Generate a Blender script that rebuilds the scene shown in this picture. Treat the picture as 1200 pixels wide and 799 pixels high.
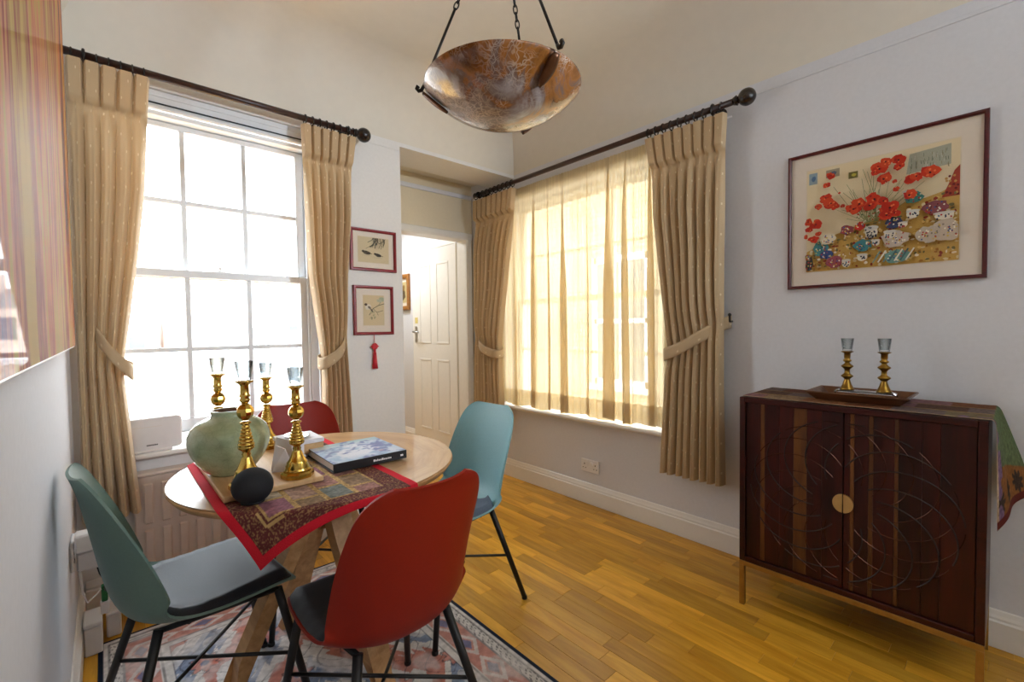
import bpy, math, random
import numpy as np
from mathutils import Vector, Matrix

# ------------------------------------------------------------------ clear
for o in list(bpy.data.objects):
    bpy.data.objects.remove(o, do_unlink=True)
SC = bpy.context.scene
COL = SC.collection
PI = math.pi
rnd = random.Random(7)

# ------------------------------------------------------------------ camera
cam_data = bpy.data.cameras.new('camera')
cam_data.sensor_width = 36.0
cam_data.lens = 531.016 / 1200.0 * 36.0
cam_data.clip_start = 0.02
cam = bpy.data.objects.new('camera', cam_data)
COL.objects.link(cam)
_r = Vector((0.74254148, -0.66968173, -0.01259071))
_u = Vector((0.02984103, 0.01429692, 0.99945241))
_f = Vector((0.66913501, 0.74251059, -0.03060005))
_m = Matrix((_r, _u, -_f)).transposed().to_4x4()
_m.translation = Vector((-2.41337, -2.63314, 1.2))
cam.matrix_world = _m
SC.camera = cam

# ------------------------------------------------------------------ sky, light, exposure
SC.view_settings.view_transform = 'Standard'
SC.view_settings.look = 'None'
SC.view_settings.gamma = 1.0
SC.view_settings.use_curve_mapping = False
SC.view_settings.exposure = 0.25
SKY = 11.5
w = bpy.data.worlds.new('overcast_sky')
SC.world = w
w.use_nodes = True
nt = w.node_tree
bg = nt.nodes['Background']
bg.inputs['Color'].default_value = (0.84, 0.93, 1.0, 1)
bg.inputs['Strength'].default_value = SKY


def portal(name, loc, rot, sx, sy):
    d = bpy.data.lights.new(name, 'AREA')
    d.shape = 'RECTANGLE'
    d.size = sx
    d.size_y = sy
    d.cycles.is_portal = True
    o = bpy.data.objects.new(name, d)
    COL.objects.link(o)
    o.location = loc
    o.rotation_euler = rot
    return o


# daylight sampling portals in the two window openings (emit nothing themselves)
portal('window_portal', (-1.96, 0.27, 1.45), (-PI / 2, 0, 0), 0.9, 1.6)
portal('window_portal', (0.27, -0.57, 1.4), (0, PI / 2, 0), 1.6, 1.42)


def lamp(name, loc, energy, size, color=(1, 0.9, 0.78), rot=(0, 0, 0)):
    d = bpy.data.lights.new(name, 'AREA')
    d.shape = 'DISK'
    d.size = size
    d.energy = energy
    d.color = color
    o = bpy.data.objects.new(name, d)
    COL.objects.link(o)
    o.location = loc
    o.rotation_euler = rot
    return o


lamp('hall_fill_light', (-0.55, 1.5, 2.28), 15, 0.3, (0.9, 0.95, 1.0))  # unseen fill light added to brighten the hall
lamp('ceiling_bounce_fill', (-1.5, -4.3, 1.86), 34, 0.32, (0.74, 0.87, 1.0), (PI, 0, 0))  # unseen fill light added, bounced off the ceiling to brighten the room
_d = Vector((-1.9, 0.0, 1.9)) - Vector((-0.35, -3.7, 1.9))
_l = lamp('aimed_fill_lamp', (-0.35, -3.7, 1.9), 8.5, 0.30, (0.78, 0.89, 1.0), _d.to_track_quat('-Z', 'Y').to_euler())  # unseen fill light added and aimed to brighten the window wall
_l.data.spread = math.radians(75)


# ------------------------------------------------------------------ materials
def lin(c):
    def f(x):
        x /= 255.0
        return x / 12.92 if x <= 0.04045 else ((x + 0.055) / 1.055) ** 2.4
    return tuple(f(x) for x in c)


def new_mat(name):
    m = bpy.data.materials.new(name)
    m.use_nodes = True
    t = m.node_tree
    return m, t, t.nodes['Principled BSDF']


def node(t, kind, **kw):
    n = t.nodes.new(kind)
    for k, v in kw.items():
        setattr(n, k, v)
    return n


def setin(n, **kw):
    for k, v in kw.items():
        n.inputs[k.replace('_', ' ')].default_value = v


def noise(t, scale, detail=4, rough=0.55, vec=None, dist=0.0):
    n = node(t, 'ShaderNodeTexNoise')
    n.inputs['Scale'].default_value = scale
    n.inputs['Detail'].default_value = detail
    n.inputs['Roughness'].default_value = rough
    n.inputs['Distortion'].default_value = dist
    if vec is not None:
        t.links.new(vec, n.inputs['Vector'])
    return n


def ramp(t, fac, stops):
    r = node(t, 'ShaderNodeValToRGB')
    e = r.color_ramp.elements
    while len(e) < len(stops):
        e.new(0.5)
    for el, (p, c) in zip(e, stops):
        el.position = p
        el.color = (*c, 1) if len(c) == 3 else c
    t.links.new(fac, r.inputs['Fac'])
    return r


def coords(t, kind='Object', scale=(1, 1, 1)):
    tc = node(t, 'ShaderNodeTexCoord')
    mp = node(t, 'ShaderNodeMapping')
    mp.inputs['Scale'].default_value = scale
    t.links.new(tc.outputs[kind], mp.inputs['Vector'])
    return mp.outputs['Vector']


def bump(t, b, height, strength=0.2, dist=0.01):
    n = node(t, 'ShaderNodeBump')
    n.inputs['Strength'].default_value = strength
    n.inputs['Distance'].default_value = dist
    t.links.new(height, n.inputs['Height'])
    t.links.new(n.outputs['Normal'], b.inputs['Normal'])


def mat_simple(name, rgb, rough=0.5, metal=0.0, var=0.06, scale=30, bmp=0.0, coat=0.0, spec=0.5):
    m, t, b = new_mat(name)
    c = lin(rgb)
    v = coords(t)
    n = noise(t, scale, 3, 0.5, v)
    lo = tuple(x * (1 - var) for x in c)
    hi = tuple(min(1, x * (1 + var)) for x in c)
    r = ramp(t, n.outputs['Fac'], [(0.3, lo), (0.7, hi)])
    t.links.new(r.outputs['Color'], b.inputs['Base Color'])
    b.inputs['Roughness'].default_value = rough
    b.inputs['Metallic'].default_value = metal
    b.inputs['Coat Weight'].default_value = coat
    b.inputs['Specular IOR Level'].default_value = spec
    if bmp:
        bump(t, b, n.outputs['Fac'], bmp, 0.004)
    return m


M = {}
M['wall'] = mat_simple('wall_paint', (219, 219, 224), 0.75, var=0.02, scale=60, bmp=0.05)
M['wall_back'] = mat_simple('wall_paint_warm', (230, 227, 224), 0.7, var=0.02, scale=60, bmp=0.05)
M['wall_cream'] = mat_simple('cream_wall_paint', (230, 216, 188), 0.7, var=0.02, scale=60, bmp=0.05)
M['ceiling'] = mat_simple('ceiling_paint', (226, 219, 206), 0.75, var=0.015, scale=20, bmp=0.04)
M['white_wood'] = mat_simple('white_gloss_paint', (238, 234, 228), 0.35, var=0.015, scale=30)
M['sash_wood'] = mat_simple('white_sash_paint', (236, 238, 240), 0.35, var=0.015, scale=30)
M['radiator'] = mat_simple('radiator_enamel', (226, 211, 200), 0.4, var=0.02)
M['white_plastic'] = mat_simple('white_plastic', (232, 228, 226), 0.4, var=0.02)
M['dark_hole'] = mat_simple('socket_hole', (60, 50, 45), 0.7)
M['black_plastic'] = mat_simple('black_plastic', (14, 14, 15), 0.5)
M['black_metal'] = mat_simple('black_powder_coat', (22, 21, 22), 0.45, var=0.1)
M['bronze'] = mat_simple('dark_bronze', (44, 32, 26), 0.35, metal=0.7, var=0.2)
M['iron'] = mat_simple('black_iron', (30, 25, 22), 0.45, metal=0.5, var=0.2)
M['leaf_bronze'] = mat_simple('leaf_bronze', (84, 52, 30), 0.35, metal=0.6, var=0.3)
M['rod'] = mat_simple('dark_walnut_rod', (58, 34, 26), 0.35, var=0.25, scale=40)
M['rod_dark'] = mat_simple('dark_walnut_finial', (34, 24, 19), 0.25, var=0.2, scale=40)
M['teal'] = mat_simple('sage_teal_plastic_lit', (126, 168, 172), 0.5, var=0.04, scale=150, bmp=0.05)  # sage-teal plastic as it looks lit, the light put into the colour
M['sage'] = mat_simple('sage_teal_plastic_shaded', (100, 124, 114), 0.5, var=0.04, scale=150, bmp=0.05)  # same plastic as the teal, with shade put into the colour
M['red'] = mat_simple('brick_red_plastic', (142, 28, 8), 0.5, var=0.05, scale=150, bmp=0.05, spec=0.35)
M['pad'] = mat_simple('charcoal_seat_fabric', (38, 40, 45), 0.5, var=0.22, scale=420, bmp=0.2, spec=0.35)
M['pad_blue'] = mat_simple('slate_seat_fabric', (88, 98, 114), 0.6, var=0.2, scale=420, bmp=0.2)
M['red_cloth'] = mat_simple('red_satin', (196, 32, 44), 0.5, var=0.1, scale=80)
M['paper'] = mat_simple('white_paper', (224, 218, 220), 0.7, var=0.03, scale=50)
M['mount'] = mat_simple('cream_mount_board', (228, 215, 200), 0.75, var=0.015, scale=80)
M['frame_red'] = mat_simple('dark_red_lacquer', (132, 26, 32), 0.3, var=0.15, scale=60)
M['frame_maroon'] = mat_simple('maroon_lacquer', (80, 15, 25), 0.3, var=0.2, scale=60, coat=0.3)
M['frame_gold'] = mat_simple('old_gold_wood', (150, 98, 44), 0.4, var=0.25, scale=60)
M['chrome'] = mat_simple('satin_chrome', (190, 190, 190), 0.3, metal=1.0)
M['brushed_gold'] = mat_simple('brushed_gold', (172, 140, 84), 0.35, metal=0.9, var=0.1)
M['gold_disc'] = mat_simple('pale_brass_disc', (206, 172, 112), 0.4, metal=0.75, var=0.08)
M['wire'] = mat_simple('copper_inlay', (92, 62, 54), 0.24, metal=1.0)
M['groove'] = mat_simple('dark_groove', (26, 8, 8), 0.6)
M['speaker'] = mat_simple('black_knit_fabric', (19, 21, 26), 0.8, var=0.3, scale=500, bmp=0.12)
M['green_plug'] = mat_simple('green_plastic', (30, 110, 60), 0.5)
M['sticker'] = mat_simple('yellow_sticker', (226, 206, 130), 0.6)
M['dish'] = mat_simple('white_china', (232, 232, 228), 0.2, var=0.02, coat=0.4)
M['card'] = mat_simple('cream_card', (222, 208, 186), 0.65, var=0.05)


def mat_brass():
    m, t, b = new_mat('polished_brass')
    n = noise(t, 60, 3, 0.5, coords(t))
    r = ramp(t, n.outputs['Fac'], [(0.3, lin((182, 146, 62))), (0.7, lin((220, 186, 100)))])
    t.links.new(r.outputs['Color'], b.inputs['Base Color'])
    setin(b, Metallic=1.0, Roughness=0.2)
    return m


M['brass'] = mat_brass()
m = mat_simple('aged_brass', (150, 116, 52), 0.28, metal=1.0, var=0.2)
M['aged_brass'] = m


def mat_wood(name, dark, light, rough=0.35, coat=0.0, scale=(1, 1, 1), ring=8.0, per_object=False, coat_rough=0.1):
    """grain along local Y"""
    m, t, b = new_mat(name)
    tc = node(t, 'ShaderNodeTexCoord')
    mp = node(t, 'ShaderNodeMapping')
    mp.inputs['Scale'].default_value = (scale[0] * ring, scale[1] * ring * 0.1, scale[2] * ring)
    vec = tc.outputs['Object']
    oi = node(t, 'ShaderNodeObjectInfo')
    if per_object:
        add = node(t, 'ShaderNodeVectorMath', operation='MULTIPLY_ADD')
        add.inputs[1].default_value = (1, 1, 1)
        cmb = node(t, 'ShaderNodeCombineXYZ')
        mul = node(t, 'ShaderNodeMath', operation='MULTIPLY')
        mul.inputs[1].default_value = 37.0
        t.links.new(oi.outputs['Random'], mul.inputs[0])
        for k in range(3):
            t.links.new(mul.outputs[0], cmb.inputs[k])
        t.links.new(vec, add.inputs[0])
        t.links.new(cmb.outputs[0], add.inputs[2])
        vec = add.outputs[0]
    t.links.new(vec, mp.inputs['Vector'])
    n = noise(t, 4.0, 6, 0.6, mp.outputs['Vector'], 0.6)
    n2 = noise(t, 1.2, 3, 0.5, mp.outputs['Vector'], 0.2)
    mx = node(t, 'ShaderNodeMath', operation='MULTIPLY_ADD')
    t.links.new(n.outputs['Fac'], mx.inputs[0])
    mx.inputs[1].default_value = 0.55
    a2 = node(t, 'ShaderNodeMath', operation='MULTIPLY')
    t.links.new(n2.outputs['Fac'], a2.inputs[0])
    a2.inputs[1].default_value = 0.45
    t.links.new(a2.outputs[0], mx.inputs[2])
    r = ramp(t, mx.outputs[0], [(0.36, lin(dark)), (0.64, lin(light))])
    last = r.outputs['Color']
    if per_object:
        hs = node(t, 'ShaderNodeHueSaturation')
        mr = node(t, 'ShaderNodeMapRange')
        mr.inputs['To Min'].default_value = 0.72
        mr.inputs['To Max'].default_value = 1.22
        t.links.new(oi.outputs['Random'], mr.inputs['Value'])
        t.links.new(mr.outputs[0], hs.inputs['Value'])
        t.links.new(last, hs.inputs['Color'])
        last = hs.outputs['Color']
    t.links.new(last, b.inputs['Base Color'])
    setin(b, Roughness=rough)
    b.inputs['Specular IOR Level'].default_value = 0.35
    b.inputs['Coat Weight'].default_value = coat
    b.inputs['Coat Roughness'].default_value = coat_rough
    bump(t, b, n.outputs['Fac'], 0.06, 0.002)
    return m


M['plank'] = mat_wood('honey_oak_strip', (190, 130, 26), (232, 174, 58), 0.32, 0.14, ring=9, per_object=True, coat_rough=0.18)
M['oak'] = mat_wood('light_oak', (172, 130, 86), (206, 166, 120), 0.32, 0.5, ring=10)
M['oak_leg'] = mat_wood('oak_leg', (166, 122, 76), (206, 160, 110), 0.45, 0.0, ring=10)
M['walnut'] = mat_wood('sheesham', (30, 7, 5), (62, 16, 11), 0.36, 0.0, ring=9)
M['tray_wood'] = mat_wood('teak_tray', (78, 46, 26), (116, 72, 42), 0.42, 0.1, ring=9)
M['tray_light'] = mat_wood('beech_board', (188, 146, 98), (216, 178, 130), 0.5, 0.0, ring=9)
M['door_strip'] = mat_wood('sheesham_strip', (30, 7, 5), (66, 18, 11), 0.36, 0.0, ring=9, per_object=True)
M['door_sap'] = mat_wood('sapwood_strip', (72, 40, 18), (116, 72, 34), 0.38, 0.0, ring=9, per_object=True)


def mat_glass(name, tint=(1, 1, 1), ior=1.45, rough=0.0):
    m, t, b = new_mat(name)
    b.inputs['Base Color'].default_value = (*tint, 1)
    setin(b, Roughness=rough, IOR=ior)
    b.inputs['Transmission Weight'].default_value = 1.0
    return m


M['glass'] = mat_glass('clear_glass')


def mat_pane(name, refl=1.0, edge=None):
    m, t, b = new_mat(name)
    t.nodes.remove(b)
    out = t.nodes['Material Output']
    tr = node(t, 'ShaderNodeBsdfTransparent')
    gl = node(t, 'ShaderNodeBsdfGlossy')
    gl.inputs['Roughness'].default_value = 0.01
    lw = node(t, 'ShaderNodeLayerWeight')
    lw.inputs['Blend'].default_value = 0.5
    pw = node(t, 'ShaderNodeMath', operation='POWER')
    pw.inputs[1].default_value = 4.0
    t.links.new(lw.outputs['Facing'], pw.inputs[0])
    sc = node(t, 'ShaderNodeMath', operation='MULTIPLY_ADD')
    sc.inputs[1].default_value = 0.9
    sc.inputs[2].default_value = 0.045
    t.links.new(pw.outputs[0], sc.inputs[0])
    if edge:        # dark cup outline put into the tint in place of refracted shade
        em = node(t, 'ShaderNodeMixRGB')
        em.inputs[1].default_value = (0.93, 0.95, 0.95, 1)
        em.inputs[2].default_value = (*edge, 1)
        ep = node(t, 'ShaderNodeMath', operation='POWER')
        ep.inputs[1].default_value = 1.6
        t.links.new(lw.outputs['Facing'], ep.inputs[0])
        t.links.new(ep.outputs[0], em.inputs[0])
        t.links.new(em.outputs[0], tr.inputs['Color'])
    ge = node(t, 'ShaderNodeNewGeometry')
    inv = node(t, 'ShaderNodeMath', operation='SUBTRACT')
    inv.inputs[0].default_value = 1.0
    t.links.new(ge.outputs['Backfacing'], inv.inputs[1])
    fr = node(t, 'ShaderNodeMath', operation='MULTIPLY')
    t.links.new(sc.outputs[0], fr.inputs[0])
    t.links.new(inv.outputs[0], fr.inputs[1])
    # very slight unevenness of the old panes
    n = noise(t, 3, 2, 0.5, coords(t))
    bp = node(t, 'ShaderNodeBump')
    bp.inputs['Strength'].default_value = 0.03
    t.links.new(n.outputs['Fac'], bp.inputs['Height'])
    t.links.new(bp.outputs['Normal'], gl.inputs['Normal'])
    mx = node(t, 'ShaderNodeMixShader')
    mu = node(t, 'ShaderNodeMath', operation='MULTIPLY')
    mu.inputs[1].default_value = refl
    t.links.new(fr.outputs[0], mu.inputs[0])
    t.links.new(mu.outputs[0], mx.inputs[0])
    t.links.new(tr.outputs[0], mx.inputs[1])
    t.links.new(gl.outputs[0], mx.inputs[2])
    t.links.new(mx.outputs[0], out.inputs['Surface'])
    return m


M['pane'] = mat_pane('window_glass')
M['picture_glass'] = mat_pane('picture_glass', 0.5)
M['cup_glass'] = mat_pane('cup_glass', 0.9, (0.012, 0.014, 0.015))
M['cup_glass_shaded'] = mat_pane('cup_glass_shaded', 0.9, (0.30, 0.33, 0.35))  # same cup glass, the dark outline in its tint made weaker


def mat_curtain(name, c1, c2, dots=True, trans=0.3):
    """UV: u and v in metres of flat cloth"""
    m, t, b = new_mat(name)
    out = t.nodes['Material Output']
    tc = node(t, 'ShaderNodeTexCoord')
    uv = tc.outputs['UV']
    n = noise(t, 900, 2, 0.6, uv)
    r = ramp(t, n.outputs['Fac'], [(0.3, lin(c1)), (0.7, lin(c2))])
    col = r.outputs['Color']
    if dots:
        sp = node(t, 'ShaderNodeSeparateXYZ')
        t.links.new(uv, sp.inputs[0])

        def cell(src, size, off):
            a = node(t, 'ShaderNodeMath', operation='ADD')
            a.inputs[1].default_value = off
            t.links.new(src, a.inputs[0])
            d = node(t, 'ShaderNodeMath', operation='DIVIDE')
            d.inputs[1].default_value = size
            t.links.new(a.outputs[0], d.inputs[0])
            f = node(t, 'ShaderNodeMath', operation='FRACT')
            t.links.new(d.outputs[0], f.inputs[0])
            s = node(t, 'ShaderNodeMath', operation='SUBTRACT')
            s.inputs[1].default_value = 0.5
            t.links.new(f.outputs[0], s.inputs[0])
            ab = node(t, 'ShaderNodeMath', operation='ABSOLUTE')
            t.links.new(s.outputs[0], ab.inputs[0])
            c = node(t, 'ShaderNodeMath', operation='LESS_THAN')
            c.inputs[1].default_value = 0.0055 / size
            t.links.new(ab.outputs[0], c.inputs[0])
            return c.outputs[0]
        masks = []
        for off in (0.0, 0.5):
            mu = node(t, 'ShaderNodeMath', operation='MULTIPLY')
            t.links.new(cell(sp.outputs[0], 0.13, 0.13 * off), mu.inputs[0])
            t.links.new(cell(sp.outputs[1], 0.15, 0.15 * off), mu.inputs[1])
            masks.append(mu.outputs[0])
        ad = node(t, 'ShaderNodeMath', operation='MAXIMUM')
        t.links.new(masks[0], ad.inputs[0])
        t.links.new(masks[1], ad.inputs[1])
        mx = node(t, 'ShaderNodeMixRGB')
        t.links.new(ad.outputs[0], mx.inputs[0])
        t.links.new(col, mx.inputs[1])
        mx.inputs[2].default_value = (*lin((232, 214, 178)), 1)
        col = mx.outputs[0]
    t.links.new(col, b.inputs['Base Color'])
    setin(b, Roughness=0.75)
    b.inputs['Sheen Weight'].default_value = 0.2
    tl = node(t, 'ShaderNodeBsdfTranslucent')
    t.links.new(col, tl.inputs['Color'])
    ms = node(t, 'ShaderNodeMixShader')
    ms.inputs[0].default_value = trans
    t.links.new(b.outputs[0], ms.inputs[1])
    t.links.new(tl.outputs[0], ms.inputs[2])
    t.links.new(ms.outputs[0], out.inputs['Surface'])
    return m


M['curtain'] = mat_curtain('tan_spotted_curtain', (192, 164, 126), (213, 186, 147), True, 0.16)


def mat_sheer():
    m, t, b = new_mat('gold_voile')
    t.nodes.remove(b)
    out = t.nodes['Material Output']
    tc = node(t, 'ShaderNodeTexCoord')
    n = noise(t, 500, 2, 0.5, tc.outputs['UV'])
    r = ramp(t, n.outputs['Fac'], [(0.3, lin((234, 216, 176))), (0.7, lin((243, 229, 196)))])
    df = node(t, 'ShaderNodeBsdfDiffuse')
    tl = node(t, 'ShaderNodeBsdfTranslucent')
    tr = node(t, 'ShaderNodeBsdfTransparent')
    tr.inputs['Color'].default_value = (1.0, 0.98, 0.93, 1)
    t.links.new(r.outputs['Color'], df.inputs['Color'])
    t.links.new(r.outputs['Color'], tl.inputs['Color'])
    m1 = node(t, 'ShaderNodeMixShader')
    m1.inputs[0].default_value = 0.42
    t.links.new(df.outputs[0], m1.inputs[1])
    t.links.new(tl.outputs[0], m1.inputs[2])
    # the voile gets denser where seen edge-on
    lw = node(t, 'ShaderNodeLayerWeight')
    lw.inputs['Blend'].default_value = 0.35
    mr = node(t, 'ShaderNodeMapRange')
    mr.inputs['To Min'].default_value = 0.23
    mr.inputs['To Max'].default_value = 0.03
    t.links.new(lw.outputs['Facing'], mr.inputs['Value'])
    m2 = node(t, 'ShaderNodeMixShader')
    t.links.new(mr.outputs[0], m2.inputs[0])
    t.links.new(m1.outputs[0], m2.inputs[1])
    t.links.new(tr.outputs[0], m2.inputs[2])
    t.links.new(m2.outputs[0], out.inputs['Surface'])
    return m


M['sheer'] = mat_sheer()


def mat_marble():
    m, t, b = new_mat('amber_marble')
    v = coords(t)
    n1 = noise(t, 5.5, 5, 0.6, v, 0.8)
    r1 = ramp(t, n1.outputs['Fac'], [(0.34, lin((92, 54, 24))), (0.44, lin((146, 92, 42))), (0.49, lin((108, 84, 74))), (0.60, lin((150, 142, 142)))])
    vo = node(t, 'ShaderNodeTexVoronoi', feature='DISTANCE_TO_EDGE')
    vo.inputs['Scale'].default_value = 24
    nd = noise(t, 9, 3, 0.6, v)
    mixv = node(t, 'ShaderNodeMixRGB')
    mixv.inputs[0].default_value = 0.13
    t.links.new(v, mixv.inputs[1])
    t.links.new(nd.outputs['Color'], mixv.inputs[2])
    t.links.new(mixv.outputs[0], vo.inputs['Vector'])
    r2 = ramp(t, vo.outputs['Distance'], [(0.0, (1, 1, 1)), (0.045, (0, 0, 0))])
    mx = node(t, 'ShaderNodeMixRGB')
    n3 = noise(t, 7, 2, 0.5, v)
    r3 = ramp(t, n3.outputs['Fac'], [(0.4, (0, 0, 0)), (0.62, (0.75, 0.75, 0.75))])
    vo2 = node(t, 'ShaderNodeTexVoronoi', feature='DISTANCE_TO_EDGE')
    vo2.inputs['Scale'].default_value = 55
    t.links.new(mixv.outputs[0], vo2.inputs['Vector'])
    r4 = ramp(t, vo2.outputs['Distance'], [(0.0, (0.8, 0.8, 0.8)), (0.09, (0, 0, 0))])
    mxx = node(t, 'ShaderNodeMath', operation='MAXIMUM')
    t.links.new(r2.outputs['Color'], mxx.inputs[0])
    t.links.new(r4.outputs['Color'], mxx.inputs[1])
    mu = node(t, 'ShaderNodeMath', operation='MULTIPLY')
    t.links.new(mxx.outputs[0], mu.inputs[0])
    t.links.new(r3.outputs['Color'], mu.inputs[1])
    t.links.new(mu.outputs[0], mx.inputs[0])
    t.links.new(r1.outputs['Color'], mx.inputs[1])
    mx.inputs[2].default_value = (*lin((214, 200, 186)), 1)
    t.links.new(mx.outputs[0], b.inputs['Base Color'])
    setin(b, Roughness=0.25)
    b.inputs['Coat Weight'].default_value = 0.7
    b.inputs['Coat Roughness'].default_value = 0.05
    return m


M['marble'] = mat_marble()


def mat_celadon():
    m, t, b = new_mat('celadon_crackle')
    v = coords(t)
    n1 = noise(t, 9, 4, 0.6, v)
    r1 = ramp(t, n1.outputs['Fac'], [(0.35, lin((142, 156, 118))), (0.65, lin((184, 192, 158)))])
    vo = node(t, 'ShaderNodeTexVoronoi', feature='DISTANCE_TO_EDGE')
    vo.inputs['Scale'].default_value = 60
    t.links.new(v, vo.inputs['Vector'])
    r2 = ramp(t, vo.outputs['Distance'], [(0.0, (0.35, 0.35, 0.35)), (0.04, (0, 0, 0))])
    mx = node(t, 'ShaderNodeMixRGB')
    t.links.new(r2.outputs['Color'], mx.inputs[0])
    t.links.new(r1.outputs['Color'], mx.inputs[1])
    mx.inputs[2].default_value = (*lin((112, 120, 88)), 1)
    t.links.new(mx.outputs[0], b.inputs['Base Color'])
    setin(b, Roughness=0.22)
    b.inputs['Coat Weight'].default_value = 0.5
    return m


M['celadon'] = mat_celadon()


def mat_attr(name, rough=0.8, spec=0.3, bmp=0.0, sheen=0.0, coat=0.0):
    m, t, b = new_mat(name)
    a = node(t, 'ShaderNodeVertexColor')
    a.layer_name = 'Col'
    n = noise(t, 350, 2, 0.6, coords(t))
    mr = node(t, 'ShaderNodeMapRange')
    mr.inputs['To Min'].default_value = 0.82
    mr.inputs['To Max'].default_value = 1.12
    t.links.new(n.outputs['Fac'], mr.inputs['Value'])
    mx = node(t, 'ShaderNodeVectorMath', operation='SCALE')
    t.links.new(a.outputs['Color'], mx.inputs[0])
    t.links.new(mr.outputs[0], mx.inputs['Scale'])
    t.links.new(mx.outputs[0], b.inputs['Base Color'])
    setin(b, Roughness=rough)
    b.inputs['Specular IOR Level'].default_value = spec
    b.inputs['Sheen Weight'].default_value = sheen
    b.inputs['Coat Weight'].default_value = coat
    if bmp:
        bump(t, b, n.outputs['Fac'], bmp, 0.003)
    return m


M['print'] = mat_attr('printed_paper', 0.8)
M['woven'] = mat_attr('woven_rug', 0.95, 0.1, 0.3)
M['embroidery'] = mat_attr('embroidered_cloth', 0.85, 0.12, 0.5, 0.0)
M['cover'] = mat_attr('glossy_book_cover', 0.35, 0.5, 0.0, 0.0, 0.3)


def mat_painting():
    m, t, b = new_mat('resin_coated_paint_strokes')
    v1 = coords(t, 'Object', (1, 1.5, 0.2))
    n1 = noise(t, 1.8, 6, 0.62, v1, 0.4)
    r1 = ramp(t, n1.outputs['Fac'], [(0.39, lin((70, 36, 24))), (0.43, lin((150, 60, 32))), (0.46, lin((190, 112, 60))),
                                     (0.49, lin((170, 146, 48))), (0.52, lin((196, 128, 84))), (0.55, lin((134, 36, 26))), (0.60, lin((184, 150, 70)))])
    t.links.new(r1.outputs['Color'], b.inputs['Base Color'])
    setin(b, Roughness=0.6)
    b.inputs['Specular IOR Level'].default_value = 0.1
    b.inputs['Coat Weight'].default_value = 0.2
    b.inputs['Coat Roughness'].default_value = 0.015
    v2 = coords(t, 'Object', (1, 14.0, 1.2))
    n2 = noise(t, 2.0, 3, 0.6, v2)
    bump(t, b, n2.outputs['Fac'], 0.015, 0.01)
    return m


M['painting'] = mat_painting()


def mat_brick(name, c1, c2, mortar, scale=1.0):
    m, t, b = new_mat(name)
    v = coords(t, 'Object')
    n = noise(t, 6, 3, 0.6, v)
    r = ramp(t, n.outputs['Fac'], [(0.3, lin(c1)), (0.7, lin(c2))])
    t.links.new(r.outputs['Color'], b.inputs['Base Color'])
    setin(b, Roughness=0.9)
    return m


M['stock_brick'] = mat_brick('stock_brick', (176, 152, 122), (204, 184, 150), (200, 190, 170))
M['pale_brick'] = mat_brick('pale_painted_brick', (206, 196, 184), (228, 220, 210), (230, 220, 210))
M['stucco'] = mat_simple('white_stucco', (225, 225, 225), 0.8)
M['far_roof'] = mat_simple('grey_roof', (120, 118, 118), 0.8, var=0.2, scale=2)
M['far_brick'] = mat_simple('hazy_brick_far', (206, 186, 172), 0.8, var=0.2, scale=2)  # distance haze mixed into the brick colour
M['dark_glass'] = mat_simple('dark_window', (70, 84, 98), 0.1)
M['asphalt'] = mat_simple('roof_felt', (150, 146, 140), 0.9, var=0.1, scale=3)


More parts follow.
